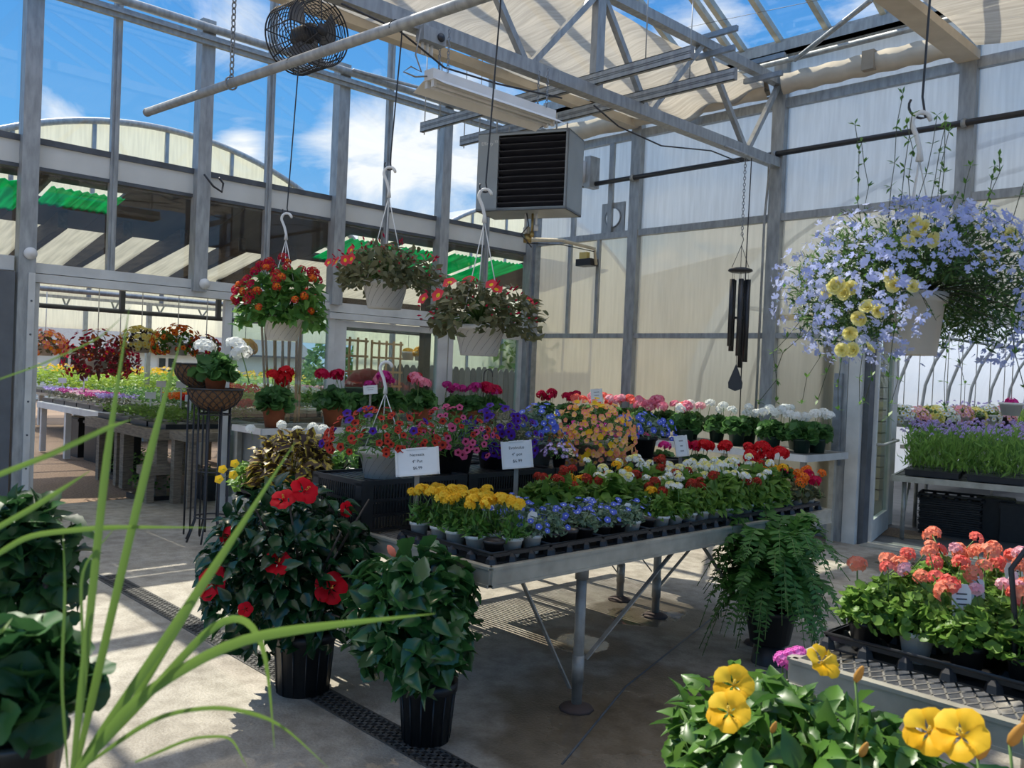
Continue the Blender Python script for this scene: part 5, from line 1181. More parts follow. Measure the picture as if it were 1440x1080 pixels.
# fern
t = thing('boston_fern', 'large arching green fern in a dark pot under the bench edge', 'fern', (-2.50, 4.54, 0)); link('pot', pot_mesh('fern', .11, .15, .20, blackp, .012, 24), t, (0, 0, .12)); obj('pot_stand', MB().lathe([(.10, 0), (.085, .12), (.0, .12)], 20), blackp, t)
b = MB(); r = np.random.RandomState(8)
for k in range(150):
    a = r.rand() * 6.28; R = .26 + .22 * r.rand(); up = .16 + .42 * r.rand(); dr = .05 + .62 * r.rand() * (1 if k % 3 else .2); n = 30; tt = np.linspace(0, 1, n)
    dx = np.array([math.cos(a), math.sin(a), 0]); sd = np.array([-math.sin(a), math.cos(a), 0]); P = dx[None] * (R * tt ** .85)[:, None]; P[:, 2] = .30 + up * np.sin(np.minimum(1, tt * 1.25) * PI * .62) - dr * tt ** 2.2
    T = np.gradient(P, axis=0); T /= np.linalg.norm(T, axis=1)[:, None]; upv = np.cross(T, sd[None])
    b.tube(P[::4], .0022, 4, 1)
    for sg in (-1, 1):
        L = .074 * np.sin(np.clip(tt * .9 + .16, 0, 1) * PI) ** .7 * (.85 + .3 * r.rand(n)); Y = sd[None] * sg + T * .35 + .18 * r.randn(n, 3) - np.array([0, 0, .12]); b.scatter(([(0, 0, 0), (-.17, .15, 0), (-.15, .7, 0), (0, 1, -.03), (.15, .7, 0), (.17, .15, 0)], [(0, 5, 4, 3, 2, 1)], [0]), P[2:], Y[2:], upv[2:], L[2:])
obj('frond', b, [L_fern, L_stalk], t)

# ================================================================ HANGING BASKETS
hook_px = [(405, 395, 5.0), (541, 395, 4.55), (686, 440, 4.08)]
def hang_at(px, py): 
    q = pipe_at(px); return q
def hung(kind, label, pxc, rim_y, hook_y, **kw):
    q = pipe_at(pxc); Y = q[1]; c = at(pxc, rim_y, Y=Y); return q, c
# lantana basket
q = pipe_at(404); c = at(398, 445, Y=q[1]); bz = c[2] - .15; hk = float(at(404, 300, Y=q[1])[2])
lr = umbel('flower_head', [F_crim, F_brick, L_stalk], R=.026, n=24, fl=.010, stalk=.05, two=True); lo_ = umbel('flower_head', [F_brick, F_ora, L_stalk], R=.022, n=22, fl=.010, stalk=.05, two=True)
t = basket('lantana_basket', 'hanging white basket of red and orange lantana nearest the doorway', (c[0], c[1], bz), PBASK(), OVATES, L_lant, 620, (.32, .32, .36), .085, 51, [(lr, 26, 'flower_head', .15, 1.15, 1.0), (lo_, 16, 'flower_head', .0, .95, 1.0)], lo=-.3, droop=.5, zo=.02, hook=hk - bz, stems=14); rim_swirl(t)
tp = np.array((c[0], c[1], q[2])); wire_hook('black wire hook on the grey pipe above the lantana basket', tp, np.array((c[0], c[1], hk - .015)))
L_dip = leafy('bronze green leaf', (.07, .085, .035), (.20, .19, .085), trans=.3)
for k, (px, ry, hy, lab, spec) in enumerate([(545, 396, 236, 'second from the doorway with drooping dark leaves', 61), (684, 458, 266, 'lowest one nearest the heater with lit olive leaves', 62)]):
    q = pipe_at(px); c = at(px - (3 if k == 0 else 9), ry, Y=q[1]); bz = c[2] - .15; hk = float(at(px, hy, Y=q[1])[2])
    dip = single_flower('flower', PETUNIA, [pet('coral red petal', 'd62a3c', 'ee5058'), T_yel], .040); bud = cached('dbud', lambda: MB().lathe([(0, -.02), (.006, 0), (.007, .012), (0, .03)], 8).mesh('flower_bud', [F_crim]))
    t = basket('dipladenia_basket', 'hanging white basket of red trumpet flowers, ' + lab, (c[0], c[1], bz), PBASK(), OVATES, L_dip, 850, (.34, .34, .22), .052, spec, [(dip, 10 + 2 * k, 'flower', .15, .8, .96), (bud, 46, 'flower_bud', -.1, .6, .97)], lo=-.5, droop=.3, zo=.03, hook=hk - bz, stems=60); rim_swirl(t)
    tp = np.array((c[0], c[1], q[2])); wire_hook(f'black wire hook on the grey pipe above the {["middle", "lowest"][k]} red trumpet basket', tp, np.array((c[0], c[1], hk - .015)))
# lobelia basket
DL = 2.95; c = at(1284, 412, dist=DL); bz = c[2] - .15; hk = float(at(1268, 158, dist=DL)[2])
potfront = lambda p: ~((p @ (-fw) > .02) & (np.abs(p @ np.array([.6932, .7195, 0])) < .125) & (p[:, 2] < .02))
lobm = single_flower('flower', LOB, [F_lob], .0185); ros = rose_mesh([F_pale], 'py')
t = thing('lobelia_basket', 'huge hanging basket of lavender blue lobelia with pale yellow double petunias', 'flower basket', (c[0], c[1], bz)); link('pot', pot_mesh('lobpot', .082, .105, .21, whitepot, .012, 28, deep=.03), t, (0, 0, -.06)); rr_ = np.random.RandomState(71)
mb = foliage(NARROW, 9000, (.43, .43, .29), .036, 71, lo=-.72, fill=.2, droop=.2, rnd=.8, keep=potfront); obj('foliage', mb, [leafy('lobelia leaf', (.025, .075, .02), (.10, .20, .05), trans=.35)], t, (0, 0, .15))
b = MB(); d, p, r = dome_points(190, .47, .47, .36, 72, lo=-.6, fill=.7)
for k in range(190):
    e = p[k] + (0, 0, .17); m_ = e * .55 + (0, 0, .09); b.tube([(e[0] * .15, e[1] * .15, .16), m_, e], [.0016, .0014, .0009], 4)
    for s in range(4): b.scatter(TINY, [m_ + (e - m_) * (.4 + .18 * s)], [d[k] + r.randn(3) * .8], np.array([(0, 0, 1.)]), .024, 1)
for k in range(26):   # wiry shoots standing up or trailing
    a = r.rand() * 6.28; L_ = .22 + .16 * r.rand(); q0 = np.array((.34 * math.cos(a) * r.rand(), .34 * math.sin(a) * r.rand(), .36)); P = [q0 + np.array((.05 * math.cos(a) * s, .05 * math.sin(a) * s, L_ * s)) + r.randn(3) * .006 for s in np.linspace(0, 1, 5)]
    if k % 2: P = [np.array((.36 * math.cos(a), .36 * math.sin(a), .05)) + np.array((.12 * math.cos(a) * s, .12 * math.sin(a) * s, -.30 * s * s)) + r.randn(3) * .012 for s in np.linspace(0, 1, 6)]
    b.tube(P, .0013, 4)
    for s in P[1:]: b.scatter(TINY, np.tile(s, (4, 1)), r.randn(4, 3) + (0, 0, .4), np.tile((0, 0, 1.), (4, 1)), .026, 1)
obj('stem', b, [solid('thin dark stem', (.06, .075, .04), rough=.7), L_mid], t)
pp, dd = surface_spots(1250, (.45, .45, .30), 73, -.8, .15, 1.03, -.75, .5); kk = potfront(pp - (0, 0, .15)); pp, dd = pp[kk], dd[kk]; put(t, 'flower', lobm, pp, dd + .5 * rr_.randn(len(pp), 3) + (.2, -.2, .1), .75 + .5 * rr_.rand(len(pp)), 73)
px = [(1197, 405), (1178, 400), (1173, 404), (1161, 409), (1188, 412), (1220, 432), (1234, 437), (1209, 447), (1195, 468), (1184, 492), (1200, 492), (1222, 490), (1252, 388), (1258, 400), (1300, 320), (1285, 313), (1310, 337), (1278, 338), (1292, 330), (1390, 362), (1283, 403), (1420, 330)]
vL = CM @ (np.array((c[0], c[1], bz + .1)) - CAMP)
for k, (x, y) in enumerate(px):
    q = at(x, y, dist=vL[2] - .30 - .06 * rr_.rand() + .12 * (abs(x - 1284) / 190) ** 2 * 2); dq = CAMP - q; dq /= np.linalg.norm(dq); link('flower', ros, t, q - np.array((c[0], c[1], bz)), euler_to(dq + .5 * rr_.randn(3) + (0, 0, .25)), .022 + .005 * rr_.rand()).name = 'double_flower'
swivel_hook(t, (0, 0, hk - bz), .14, .10); tp = at(1285, -60, dist=DL); wire_hook('long black wire hook holding the lobelia basket', np.array((c[0], c[1], tp[2] + .9)), np.array((c[0], c[1], hk - .02)), .045)
struct('hanging_rail', MB().tube([(c[0] - 2.5, c[1], tp[2] + .9), (c[0] + 1.5, c[1], tp[2] + .9)], .03, 10), steel, 'overhead steel pipe carrying the lobelia basket', 'pipe')
# ================================================================ BENCHES ALONG THE WALLS WITH GERANIUMS
GZ = .925
def wall_bench(label, x0, x1, y0, y1, legs):
    t = thing('wall_bench', label, 'bench', (x0, y0, 0)); w, l = x1 - x0, y1 - y0
    obj('tabletop', MB().bb((0, 0, GZ - .02), (w, l, GZ)), meshm, t); b = MB()
    for a, e in (((0, 0), (w, 0)), ((w, 0), (w, l)), ((w, l), (0, l)), ((0, l), (0, 0))): b.bar((*a, GZ - .03), (*e, GZ - .03), .02, .065)
    obj('rim', b, solid('bright aluminium rim', (.66, .67, .66), (.55, .56, .55), rough=.35, metal=.3), t)
    for x, y in legs: obj('leg', MB().bb((x - .025, y - .025, 0), (x + .025, y + .025, GZ - .06)), alu_m, t)
    return t
wall_bench('narrow aluminium bench under the glass doors with terracotta pots', -8.55, -7.93, 4.22, 7.62, [(.04, .05), (.58, .05), (.58, 1.7), (.58, 3.3), (.04, 3.3)])
wall_bench('long aluminium bench along the milky wall with pink and white geraniums', -8.55, -3.93, 7.66, 8.52, [(.6, .06), (2.2, .06), (3.7, .06), (4.5, .8), (2.2, .8), (3.7, .8)])
obj('panel', MB().bb((-.3, .10, .05), (.50, .13, .88)), greypot, [o for o in D.objects if o.name == 'wall_bench'][0])
gl = [(385, -8.08, [F_red], 'bright red geranium at the bench end beside the plant stand', 4, PTER, .165), (468, -8.12, [F_crim], 'crimson geranium in terracotta before the white door frame', 4, PTER, .165), (543, -8.25, [F_mag, F_pink], 'magenta pink geranium in terracotta behind the white hanger', 4, PTER, .165),
      (592, -8.12, [F_pink, F_pink, F_red], 'salmon pink and red geranium in terracotta at the middle of the glass doors', 6, PTER, .165), (640, -8.3, [F_mag], 'magenta geranium in terracotta below the picket fence', 5, PTER, .165), (665, -8.2, [F_mag], 'small magenta geranium in terracotta next to the crook', 3, PTER, .165), (693, -8.15, [F_crim], 'crimson geranium in terracotta under the lowest basket', 6, PTER, .165), (733, -8.2, [F_mag, F_crim], 'magenta and crimson geranium in the bench corner', 5, PTER, .165),
      (505, -8.42, [F_mag], 'pink geranium behind the small white card', 2, PTER, .165)]
for k, (px, X, cs, lab, n, pm, ph) in enumerate(gl):
    y = float(at(px, 590, X=X)[1]); geranium(lab, (X, min(y, 7.5), GZ + .001), cs, pm(), ph, n, 400 + k, 1.28 if k < 4 else 1.08, 'geraniums in terracotta pots', psc=1.25 if k < 4 else 1.05)
gw = [(765, 7.95, [F_crim], 'crimson geranium first along the milky wall', 5), (798, 8.05, [F_crim], 'deep crimson geranium second along the milky wall', 6), (823, 7.9, [F_coral, F_pink], 'coral pink geranium third along the milky wall', 5), (842, 8.15, [F_coral], 'coral geranium behind the white name card', 5), (868, 7.95, [F_pink, F_lpink], 'pink geranium beyond the white name card', 6), (893, 8.15, [F_coral, F_pink], 'two tone pink geranium against the milky wall', 5), (903, 7.9, [F_pink], 'clear pink geranium before the wall post', 5),
      (932, 8.05, [F_pink], 'rose pink geranium past the wall post', 4), (958, 7.9, [F_pink, F_coral], 'salmon pink geranium just before the white ones', 4), (972, 8.2, [F_lpink, F_white], 'pale pink geranium at the start of the white ones', 4)]
for k, (px, Y, cs, lab, n) in enumerate(gw): geranium(lab, (float(at(px, 600, Y=Y)[0]), Y, GZ + .001), cs, PGRN(), .14, n, 450 + k, 1., 'geraniums along the milky wall')
gwh = [(965, 7.84, 'white geranium in a dark green pot, first by the bench front', 3), (1008, 8.2, 'white geranium in a dark green pot, back row behind the first', 3), (1036, 8.0, 'white geranium in a dark green pot, below the wind chime', 3), (1052, 8.3, 'tall white geranium at the back by the grey post', 3), (1086, 7.86, 'white geranium in a dark green pot, third along the bench front', 4), (1128, 7.9, 'white geranium in a dark green pot, second from the bench end', 4), (1120, 8.25, 'white geranium in a dark green pot, back row near the end', 3), (1150, 8.1, 'white geranium in a dark green pot, at the bench end', 4)]
for k, (px, Y, lab, n) in enumerate(gwh): geranium(lab, (float(at(px, 610, Y=Y)[0]), Y, GZ + .001), [F_white], PGRN(), .14, n, 480 + k, .95, 'white geraniums at the bench end')
sign('small white card among the terracotta pots', [.55, .4], at(521, 548, X=-8.05), .15, .095, .8, -.2, GZ, 'plant cards on the wall benches'); sign('white name card among the pink geraniums', [.5, .4, .35], at(839, 556, Y=7.80), .13, .15, .75, -.1, GZ, 'plant cards on the wall benches')
# metal crook among the geraniums
q = at(678, 590, X=-8.3); t = thing('crook', 'black metal crook rising among the terracotta pots', 'garden crook', (q[0], q[1], GZ)); T = at(672, 520, X=-8.3)[2] - GZ
obj('rod', MB().tube([(0, 0, 0), (0, 0, T - .06)] + [(.05 - .05 * math.cos(a), .03 - .03 * math.cos(a), T - .06 + .07 * math.sin(a)) for a in np.linspace(.2, PI * 1.1, 9)], .008, 6), blackm, t)
# stack of round saucers and red seat cushions seen through the glass
q = at(509, 585, X=-9.5)
for k in range(9):
    t = thing('plant_saucer', f'grey green plastic saucer in the pile outside the glass door, {ORD[k]} from the bottom', 'saucer', (q[0], q[1], .55 + k * .085), 0, 'stacked plant saucers'); obj('dish', MB().lathe([(.0, 0), (.20, 0), (.25, .07), (.255, .075), (.24, .078), (.19, .01), (0, .01)], 26), solid('grey green plastic', (.20, .25, .21), rough=.5), t)
t = thing('display_block', 'grey block under the pile of saucers', 'block', (q[0], q[1], 0)); obj('block', MB().bb((-.25, -.25, 0), (.25, .25, .55)), greypot, t)
q = at(517, 545, X=-10.6); t = thing('red_tub', 'dull red upturned tub outside the glass door', 'tub', (q[0], q[1], .0)); obj('tub', MB().lathe([(.42, 0), (.40, .8), (.34, 1.35), (.2, 1.52), (0, 1.56)], 24), solid('faded red plastic', (.34, .05, .06), rough=.5), t)
# ---- plant stand with wire baskets
SX, SY = -7.28, 3.42; bw = .232
t = thing('plant_stand', 'tall black wire plant stand carrying two coco lined bowls', 'plant stand', (SX, SY, 0))
zb = float(at(303, 547, X=SX)[2]); zb2 = zb + .21
def bowl(parent, c, R, H):
    o = obj('bowl', MB().lathe([(R * math.sin(a), -R * .0 - H * math.cos(a)) for a in np.linspace(0.02, PI / 2, 9)] + [(R - .02, 0), (R * .6, -H * .3), (0, -H * .35)], 28), coco, parent, c)
    b = MB()
    for k in range(18):
        for sg in (-1, 1): b.tube([(1.012 * R * math.sin(a) * math.cos(k / 18 * 2 * PI + sg * a * .8), 1.012 * R * math.sin(a) * math.sin(k / 18 * 2 * PI + sg * a * .8), -1.012 * H * math.cos(a)) for a in np.linspace(.15, PI / 2, 7)], .004, 4)
    b.tube([(R * 1.01 * math.cos(a), R * 1.01 * math.sin(a), 0) for a in np.linspace(0, 2 * PI, 33)[:-1]], .008, 6, closed=True); obj('wire_basket', b, blackm, o); return o
bowl(t, (0, 0, zb), bw, .20); bowl(t, (-.36, .02, zb2), bw, .22)
for k in range(8):
    a = 2 * PI * k / 8; p = np.array((.14 * math.cos(a), .14 * math.sin(a), 0)); obj('leg', MB().tube([p * 1.5 + (0, 0, .01), p * 1.25 + (0, 0, .10), p + (0, 0, .2), p + (0, 0, zb - .12)], .009, 6), blackm, t)
for z in (.22, .62, zb - .22): obj('hoop', MB().tube([(.14 * math.cos(a), .14 * math.sin(a), z) for a in np.linspace(0, 2 * PI, 25)[:-1]], .007, 6, closed=True), blackm, t)
for k in range(4): a = 2 * PI * k / 4; p = np.array((.10 * math.cos(a) - .36, .10 * math.sin(a) + .02, 0)); obj('leg', MB().tube([p + (0, 0, .01), p + (0, 0, zb2 - .16)], .009, 6), blackm, t)
t = geranium('white geranium sitting in the lower coco bowl of the plant stand', (SX, SY, zb - .055), [F_white], PTER(), .165, 3, 521, 1.25, None, .2, [(-.02, -.1, .42), (.22, .12, .38), (.16, .1, .45)])
for o in t.children:
    if o.name.startswith('flower_head'): o.scale = (2.2, 2.2, 1.8)

# ================================================================ RIGHT BENCH WITH CORAL GERANIUMS
RZ = .73; rx0, rx1, ry0, ry1 = -1.33, 1.1, 2.56, 3.95
t = thing('plant_bench', 'metal mesh bench holding trays of coral geraniums', 'bench', (rx0, ry0, 0)); w, l = rx1 - rx0, ry1 - ry0
obj('tabletop', expanded(MB(), .02, w - .02, .02, l - .02, RZ - .01, .045), meshm, t)
for a, e in (((0, 0), (w, 0)), ((w, 0), (w, l)), ((w, l), (0, l)), ((0, l), (0, 0))):
    b = MB(); b.bar((*a, RZ - .04), (*e, RZ - .04), .022, .08); b.bar((*a, RZ - .002), (*e, RZ - .002), .034, .012); b.bar((*a, RZ - .076), (*e, RZ - .076), .034, .01); obj('rim', b, alu_m, t)
for x, y in ((.35, .15), (.35, l - .15), (w - .3, .15), (w - .3, l - .15)): obj('leg', MB().tube([(x, y, 0), (x, y, RZ - .08)], .025, 10), legm, t)
obj('brace', MB().bar((.38, .15, .25), (.9, .15, RZ - .08), .02, .01), legm, t)
coral_sets = [[F_salm], [F_coral, F_salm], [F_coral], [F_salm, F_lpink]]
s = 0
for j in range(3):
    for i in range(3):
        x = rx0 + .34 + i * .66; y = ry0 + .36 + j * .37
        t = thing('carry_tray', f'black carry tray on the coral geranium bench, {ORD[j]} row back, {ORD[i]} from the bench end', 'tray', (x, y, RZ + .006), 0, 'trays on the coral geranium bench'); link('tray', CACHE['tray'], t)
SEATR = ['at the bench end', 'second from the bench end', 'third from the bench end', 'fourth from the bench end', 'fifth from the bench end', 'sixth from the bench end', 'seventh from the bench end']
for j in range(6):
    for i in range(6):
        s += 1; r = np.random.RandomState(s + 50); x = rx0 + .12 + i * .155; y = ry0 + .25 + j * .175 + .02 * (i % 2)
        if j == 5 and i < 2: continue
        if j >= 4 and i in (3, 4): fl = 'purple'
        elif j == 5 and i == 5: fl = 'silver'
        elif j == 4 and i == 5: fl = 'silver'
        else: fl = 'coral'
        lab = {'coral': 'lime leaved coral geranium', 'purple': 'violet flowered plant', 'silver': 'silvery grey feathery plant'}[fl]
        t = thing({'coral': 'potted_geranium', 'purple': 'potted_verbena', 'silver': 'potted_lavender'}[fl], f'{lab} {SEATR[i]}, {ORD[j]} row from the front rim', 'potted plant', (x, y, RZ + .013), 0, 'plants on the coral geranium bench')
        link('pot', [P4K, P4K, P4W][s % 3](), t, sc=1.15); h = .098; v = s % 4
        if fl == 'coral':
            leaf_part(t, ('cor', v), lambda: foliage(ROUND, 230, (.11, .11, .14), .034, 110 + v, lo=-.1, fill=.25, rnd=.9, stems=10), [L_lan4, L_stalk], (0, 0, h), r.rand() * 6.28)
            cs = coral_sets[s % 4]
            for k in range(2 if s % 5 else 4):
                me = umbel('flower_head', [cs[k % len(cs)], cs[k % len(cs)], L_stalk], R=.024, n=20, fl=.0115, stalk=.12, seed=k % 2); a = r.rand() * 6.28; q = .10 * math.sqrt(r.rand()); link('flower_head', me, t, (q * math.cos(a), q * math.sin(a), h + .12 + .09 * r.rand()), (r.randn() * .35, r.randn() * .35, a), .9 + .45 * r.rand())
        elif fl == 'purple':
            leaf_part(t, ('vio', v), lambda: foliage(OVATES, 120, (.10, .10, .17), .045, 120 + v, lo=0, fill=.25, stems=10), [L_fresh, L_stalk], (0, 0, h), r.rand() * 6.28)
            me = umbel('flower_head', [F_pur, F_lav, L_stalk], R=.02, n=16, fl=.010, stalk=.1, two=True)
            for k in range(3): a = r.rand() * 6.28; link('flower_head', me, t, (.09 * math.cos(a), .09 * math.sin(a), h + .17), (r.randn() * .3, r.randn() * .3, a), 1.1)
        else:
            b_ = lambda: foliage(NARROW, 260, (.13, .13, .27), .075, 131, lo=.1, fill=.2, rise=1.1, rnd=.35, stems=12); leaf_part(t, 'silv', b_, [L_silver, L_silver], (0, 0, h), r.rand() * 6.28)
        if s % 3 == 0: plant_tag(t, h + .03, r.rand() * 6.28, .1, .14)
# black crook at the right
q = at(1425, 975, Z=RZ); t = thing('crook', 'dark metal crook standing on the coral geranium bench', 'garden crook', (q[0], q[1], RZ)); T = at(1422, 800, dist=float((CM @ (q - CAMP))[2]))
obj('rod', MB().tube([(0, 0, 0), (-.004, 0, .2), T - (q[0], q[1], RZ), T - (q[0], q[1], RZ) + (.03, .02, .06), T - (q[0], q[1], RZ) + (.09, .05, .10)], .008, 6), blackm, t)
# hot pink plant at the corner
t = thing('potted_verbena', 'hot pink flowered plant on the floor at the coral bench corner', 'potted plant', (-1.52, 2.62, 0)); link('pot', pot_mesh('pv', .11, .14, .26, blackp, .01, 22, 12), t); obj('foliage', foliage(OVATES, 260, (.17, .17, .36), .06, 141, lo=-.2, fill=.3, stems=12), [L_mid, L_stalk], t, (0, 0, .34))
vb = CM @ (np.array((-1.52, 2.62, .7)) - CAMP)
for x, y in ((1100, 926), (1112, 922), (1122, 919), (1106, 932)): link('flower_head', umbel('flower_head', [pet('orchid petal', 'e060c0', 'f090d8')] * 2 + [L_stalk], R=.024, n=22, fl=.012, stalk=.1), t, at(x, y, dist=vb[2] - .12) - np.array((-1.52, 2.62, 0)))
# ---- yellow hibiscus in front
fy = hibiscus_mesh([F_yel, F_gold], 'yel'); sy = stamen_mesh([STAM, STAM], 'yel'); faded = pet('faded petal', 'b98a44', 'd3a65c')
L_yh = leafy('bright hibiscus leaf', (.028, .10, .014), (.10, .23, .03), trans=.32, rough=.38, spec=.55)
for k, (bx, by, zc, sz, nl, pxs) in enumerate([(-1.02, 1.98, .64, (.40, .34, .26), 430, [(1031, 962, .046), (1024, 1000, .048), (1158, 930, .042), (1203, 958, .026), (1085, 1030, .02), (1210, 1063, .025)]), (-.52, 2.06, .58, (.36, .26, .22), 330, [(1305, 1028, .046), (1350, 1032, .050), (1375, 1066, .030), (1420, 1047, .032), (1440, 1025, .04)])]):
    t = thing('yellow_hibiscus', ['leafy hibiscus with open yellow flowers beside the coral bench corner', 'leafy yellow hibiscus below the coral bench rim'][k], 'flowering shrub', (bx, by, 0)); link('pot', pot_mesh('hib', .125, .15, .30, blackp, .012, 28, 14, .03), t)
    obj('foliage', foliage(OVATED, int(nl * 2.5), sz, .078, 150 + k, lo=-.75, fill=.4, droop=.3, rise=.35, rnd=.6), [L_yh], t, (0, 0, zc)); b = MB(); r = np.random.RandomState(k)
    for m_ in range(10): a = r.rand() * 6.28; e = np.array((sz[0] * .7 * math.cos(a), sz[1] * .7 * math.sin(a), zc + .12 * r.rand())); b.tube([(.02 * math.cos(a), .02 * math.sin(a), .27), e * (.5, .5, .7), e], [.009, .007, .004], 6)
    obj('stem', b, L_stalk, t); vd = (CM @ (np.array((bx, by, zc)) - CAMP))[2]
    for m_, (x, y, sc) in enumerate(pxs):
        q = at(x, y, dist=vd - (.24 if sc > .04 else .17) - .06 * (m_ % 2)); d = CAMP - q; d /= np.linalg.norm(d); d += np.array([(-.1, .1, .3), (-.3, .2, .2), (.6, .6, .8), (.5, .2, .1), (0, 0, .3), (0, 0, .2)][m_])
        if sc > .04: o = link('flower', fy, t, q - (bx, by, 0), euler_to(d), sc); link('stamen', sy, o)
        else: link('flower_bud', cached(('hbud', sc < .03), lambda: MB().lathe([(0, 0), (.22, .1), (.36, .6), (.32, 1.2), (.2, 1.7), (.12, 1.9), (0, 1.95)], 10).mesh('flower_bud', [faded if sc > .022 else F_yel])), t, q - (bx, by, 0), euler_to((.3, -.2, .6)), sc * .95); link('bud_stalk', cached('bstalk', lambda: MB().tube([(0, 0, 0), (.01, 0, -.07), (0, .01, -.16)], .003, 5).mesh('bud_stalk', [L_stalk])), t, q - (bx, by, 0))

# ================================================================ NEAREST PLANTS AT THE LEFT
rt = CM[0]; fwd = np.array([-.7196, .6942, 0]); rgt = np.array([.6942, .7196, 0])
stz = .92; c = CAMP * 0 + fwd * 1.17 - rgt * .85
t = thing('staging_shelf', 'narrow potting shelf carrying the grass and geranium pots', 'shelf', (c[0], c[1], 0), math.atan2(rgt[1], rgt[0])); obj('board', MB().bb((-.6, -.22, stz - .03), (.55, .20, stz)), woodw, t)
for x, y in ((-.5, -.15), (.45, -.15), (-.5, .15), (.45, .15)): obj('leg', MB().bb((x - .03, y - .03, 0), (x + .03, y + .03, stz - .03)), woodw, t)
g0 = at(22, 1010, dist=1.30); g0[2] = stz
t = thing('potted_geranium', 'leafy green geranium in a dark pot on the potting shelf', 'potted plant', g0); link('pot', pot_mesh('fg', .055, .072, .115, solid('smoky plastic pot', (.05, .055, .05), rough=.3), .006, 30, deep=.015), t)
obj('foliage', foliage(ROUNDD, 95, (.12, .12, .17), .08, 161, lo=0, fill=.4, droop=.1, stems=10), [leafy('deep geranium leaf', (.012, .055, .015), (.05, .15, .035), trans=.3), L_stalk], t, (0, 0, .125))
g1 = at(38, 800, dist=1.95)
t = thing('leafy_shrub', 'dark leafy shrub standing behind the potting shelf', 'shrub', (g1[0], g1[1], 0)); link('pot', P3G(), t); obj('foliage', foliage(OVATED, 300, (.13, .13, .20), .07, 162, lo=-.9, fill=.3, droop=.2), [leafy('dark shrub leaf', (.012, .05, .014), (.035, .11, .025), trans=.25)], t, (0, 0, g1[2]))  # leaf colour is a dark green
b = MB()
for k in range(4): b.tube([(.02 * (k - 1.5), .01 * k, .23), (.03 * (k - 1.5), 0, .7), (.05 * (k - 1.5), .02, g1[2])], .007, 6)
obj('stem', b, woodd, t)
b0 = at(100, 1100, dist=1.13); b0[2] = stz
t = thing('potted_grass', 'potted grass with long arching blades on the potting shelf', 'potted plant', b0); link('pot', pot_mesh('gp', .05, .065, .11, blackp, .006, 24), t)
blades = [([(102, 1085), (125, 880), (150, 640), (182, 432)], 15, 1.12), ([(106, 1085), (160, 850), (215, 620), (256, 472)], 15, 1.15), ([(106, 1085), (195, 955), (300, 800), (415, 622)], 17, 1.10), ([(112, 1082), (190, 985), (270, 850), (323, 768)], 11, 1.14), ([(112, 1085), (190, 980), (330, 898), (470, 878), (612, 863)], 20, 1.08),
          ([(108, 1085), (220, 965), (300, 875), (345, 865), (375, 910), (386, 1052)], 15, 1.12), ([(96, 1090), (60, 900), (-20, 700), (-60, 690), (70, 640), (150, 602), (185, 590)][3:], 10, 1.06), ([(-30, 757), (50, 712), (127, 662)], 10, 1.1), ([(-20, 790), (40, 752), (150, 741), (300, 742)], 10, 1.13), ([(-20, 540), (60, 512), (140, 476), (178, 440)], 3, 1.12),
          ([(118, 1078), (220, 1005), (310, 992), (390, 1012), (462, 1080)], 9, 1.1), ([(190, 1072), (270, 1037), (325, 1035), (348, 1080)], 6, 1.14), ([(95, 1080), (86, 960), (92, 830), (88, 740)], 6, 1.16), ([(100, 1080), (118, 930), (75, 800), (170, 742)][:2] + [(112, 800), (168, 735)], 6, 1.13), ([(-20, 905), (5, 885), (18, 868)], 6, 1.1)]
for k, (px, wpx, dist) in enumerate(blades):
    P = np.array([at(x, y, dist=dist + .02 * i) for i, (x, y) in enumerate(px)])
    tt = np.linspace(0, len(P) - 1, 22); Q = np.array([[np.interp(s_, range(len(P)), P[:, a]) for a in range(3)] for s_ in tt])
    for _ in range(4): Q[1:-1] = (Q[:-2] + 2 * Q[1:-1] + Q[2:]) / 4
    T = np.gradient(Q, axis=0); T /= np.linalg.norm(T, axis=1)[:, None]; S = np.cross(T, fwd[None] + np.array([0, 0, .15])); S /= np.linalg.norm(S, axis=1)[:, None]; Nn = np.cross(S, T)
    w_ = .8 * wpx / FPX * dist / 2 * np.minimum(1, np.linspace(1.0, .0, 22) * 2.6 + .06) * np.minimum(1, .55 + np.linspace(0, 3, 22)); V = []; F = []
    for i in range(22): V += [Q[i] - S[i] * w_[i], Q[i] + Nn[i] * w_[i] * .35, Q[i] + S[i] * w_[i]]
    for i in range(21): a = 3 * i; F += [(a, a + 1, a + 4, a + 3), (a + 1, a + 2, a + 5, a + 4)]
    m_ = MB().add(np.array(V) - b0, F, 0, True); o = obj('blade', m_, [L_grass], t)
# ================================================================ PLANTS OUTSIDE THE GLAZED WALL
def yard_table(label, x0, x1, y0, y1, z, m, legs, board=.09):
    t = thing('yard_table', label, 'plant table', (x0, y0, 0)); w, l = x1 - x0, y1 - y0; b = MB()
    for k in range(int(l / .12)): b.bb((0, k * .12 + .005, z - .025), (w, k * .12 + .11, z))
    obj('tabletop', b, m, t); b = MB()
    for a, e in (((0, 0), (w, 0)), ((w, 0), (w, l)), ((w, l), (0, l)), ((0, l), (0, 0))): b.bar((*a, z - .05), (*e, z - .05), .035, board)
    obj('rim', b, m, t)
    for x, y, s_ in legs: obj('leg', MB().bb((x - s_, y - s_, 0), (x + s_, y + s_, z - .06)), m, t)
    return t
yard_table('long weathered timber table outside the doorway with bedding plants', -11.9, -9.65, 3.86, 5.2, .78, woodw, [(.3, .1, .05), (.9, .1, .045), (1.15, .1, .06), (2.15, .1, .06), (2.15, 1.2, .06), (.3, 1.2, .05)], .12)
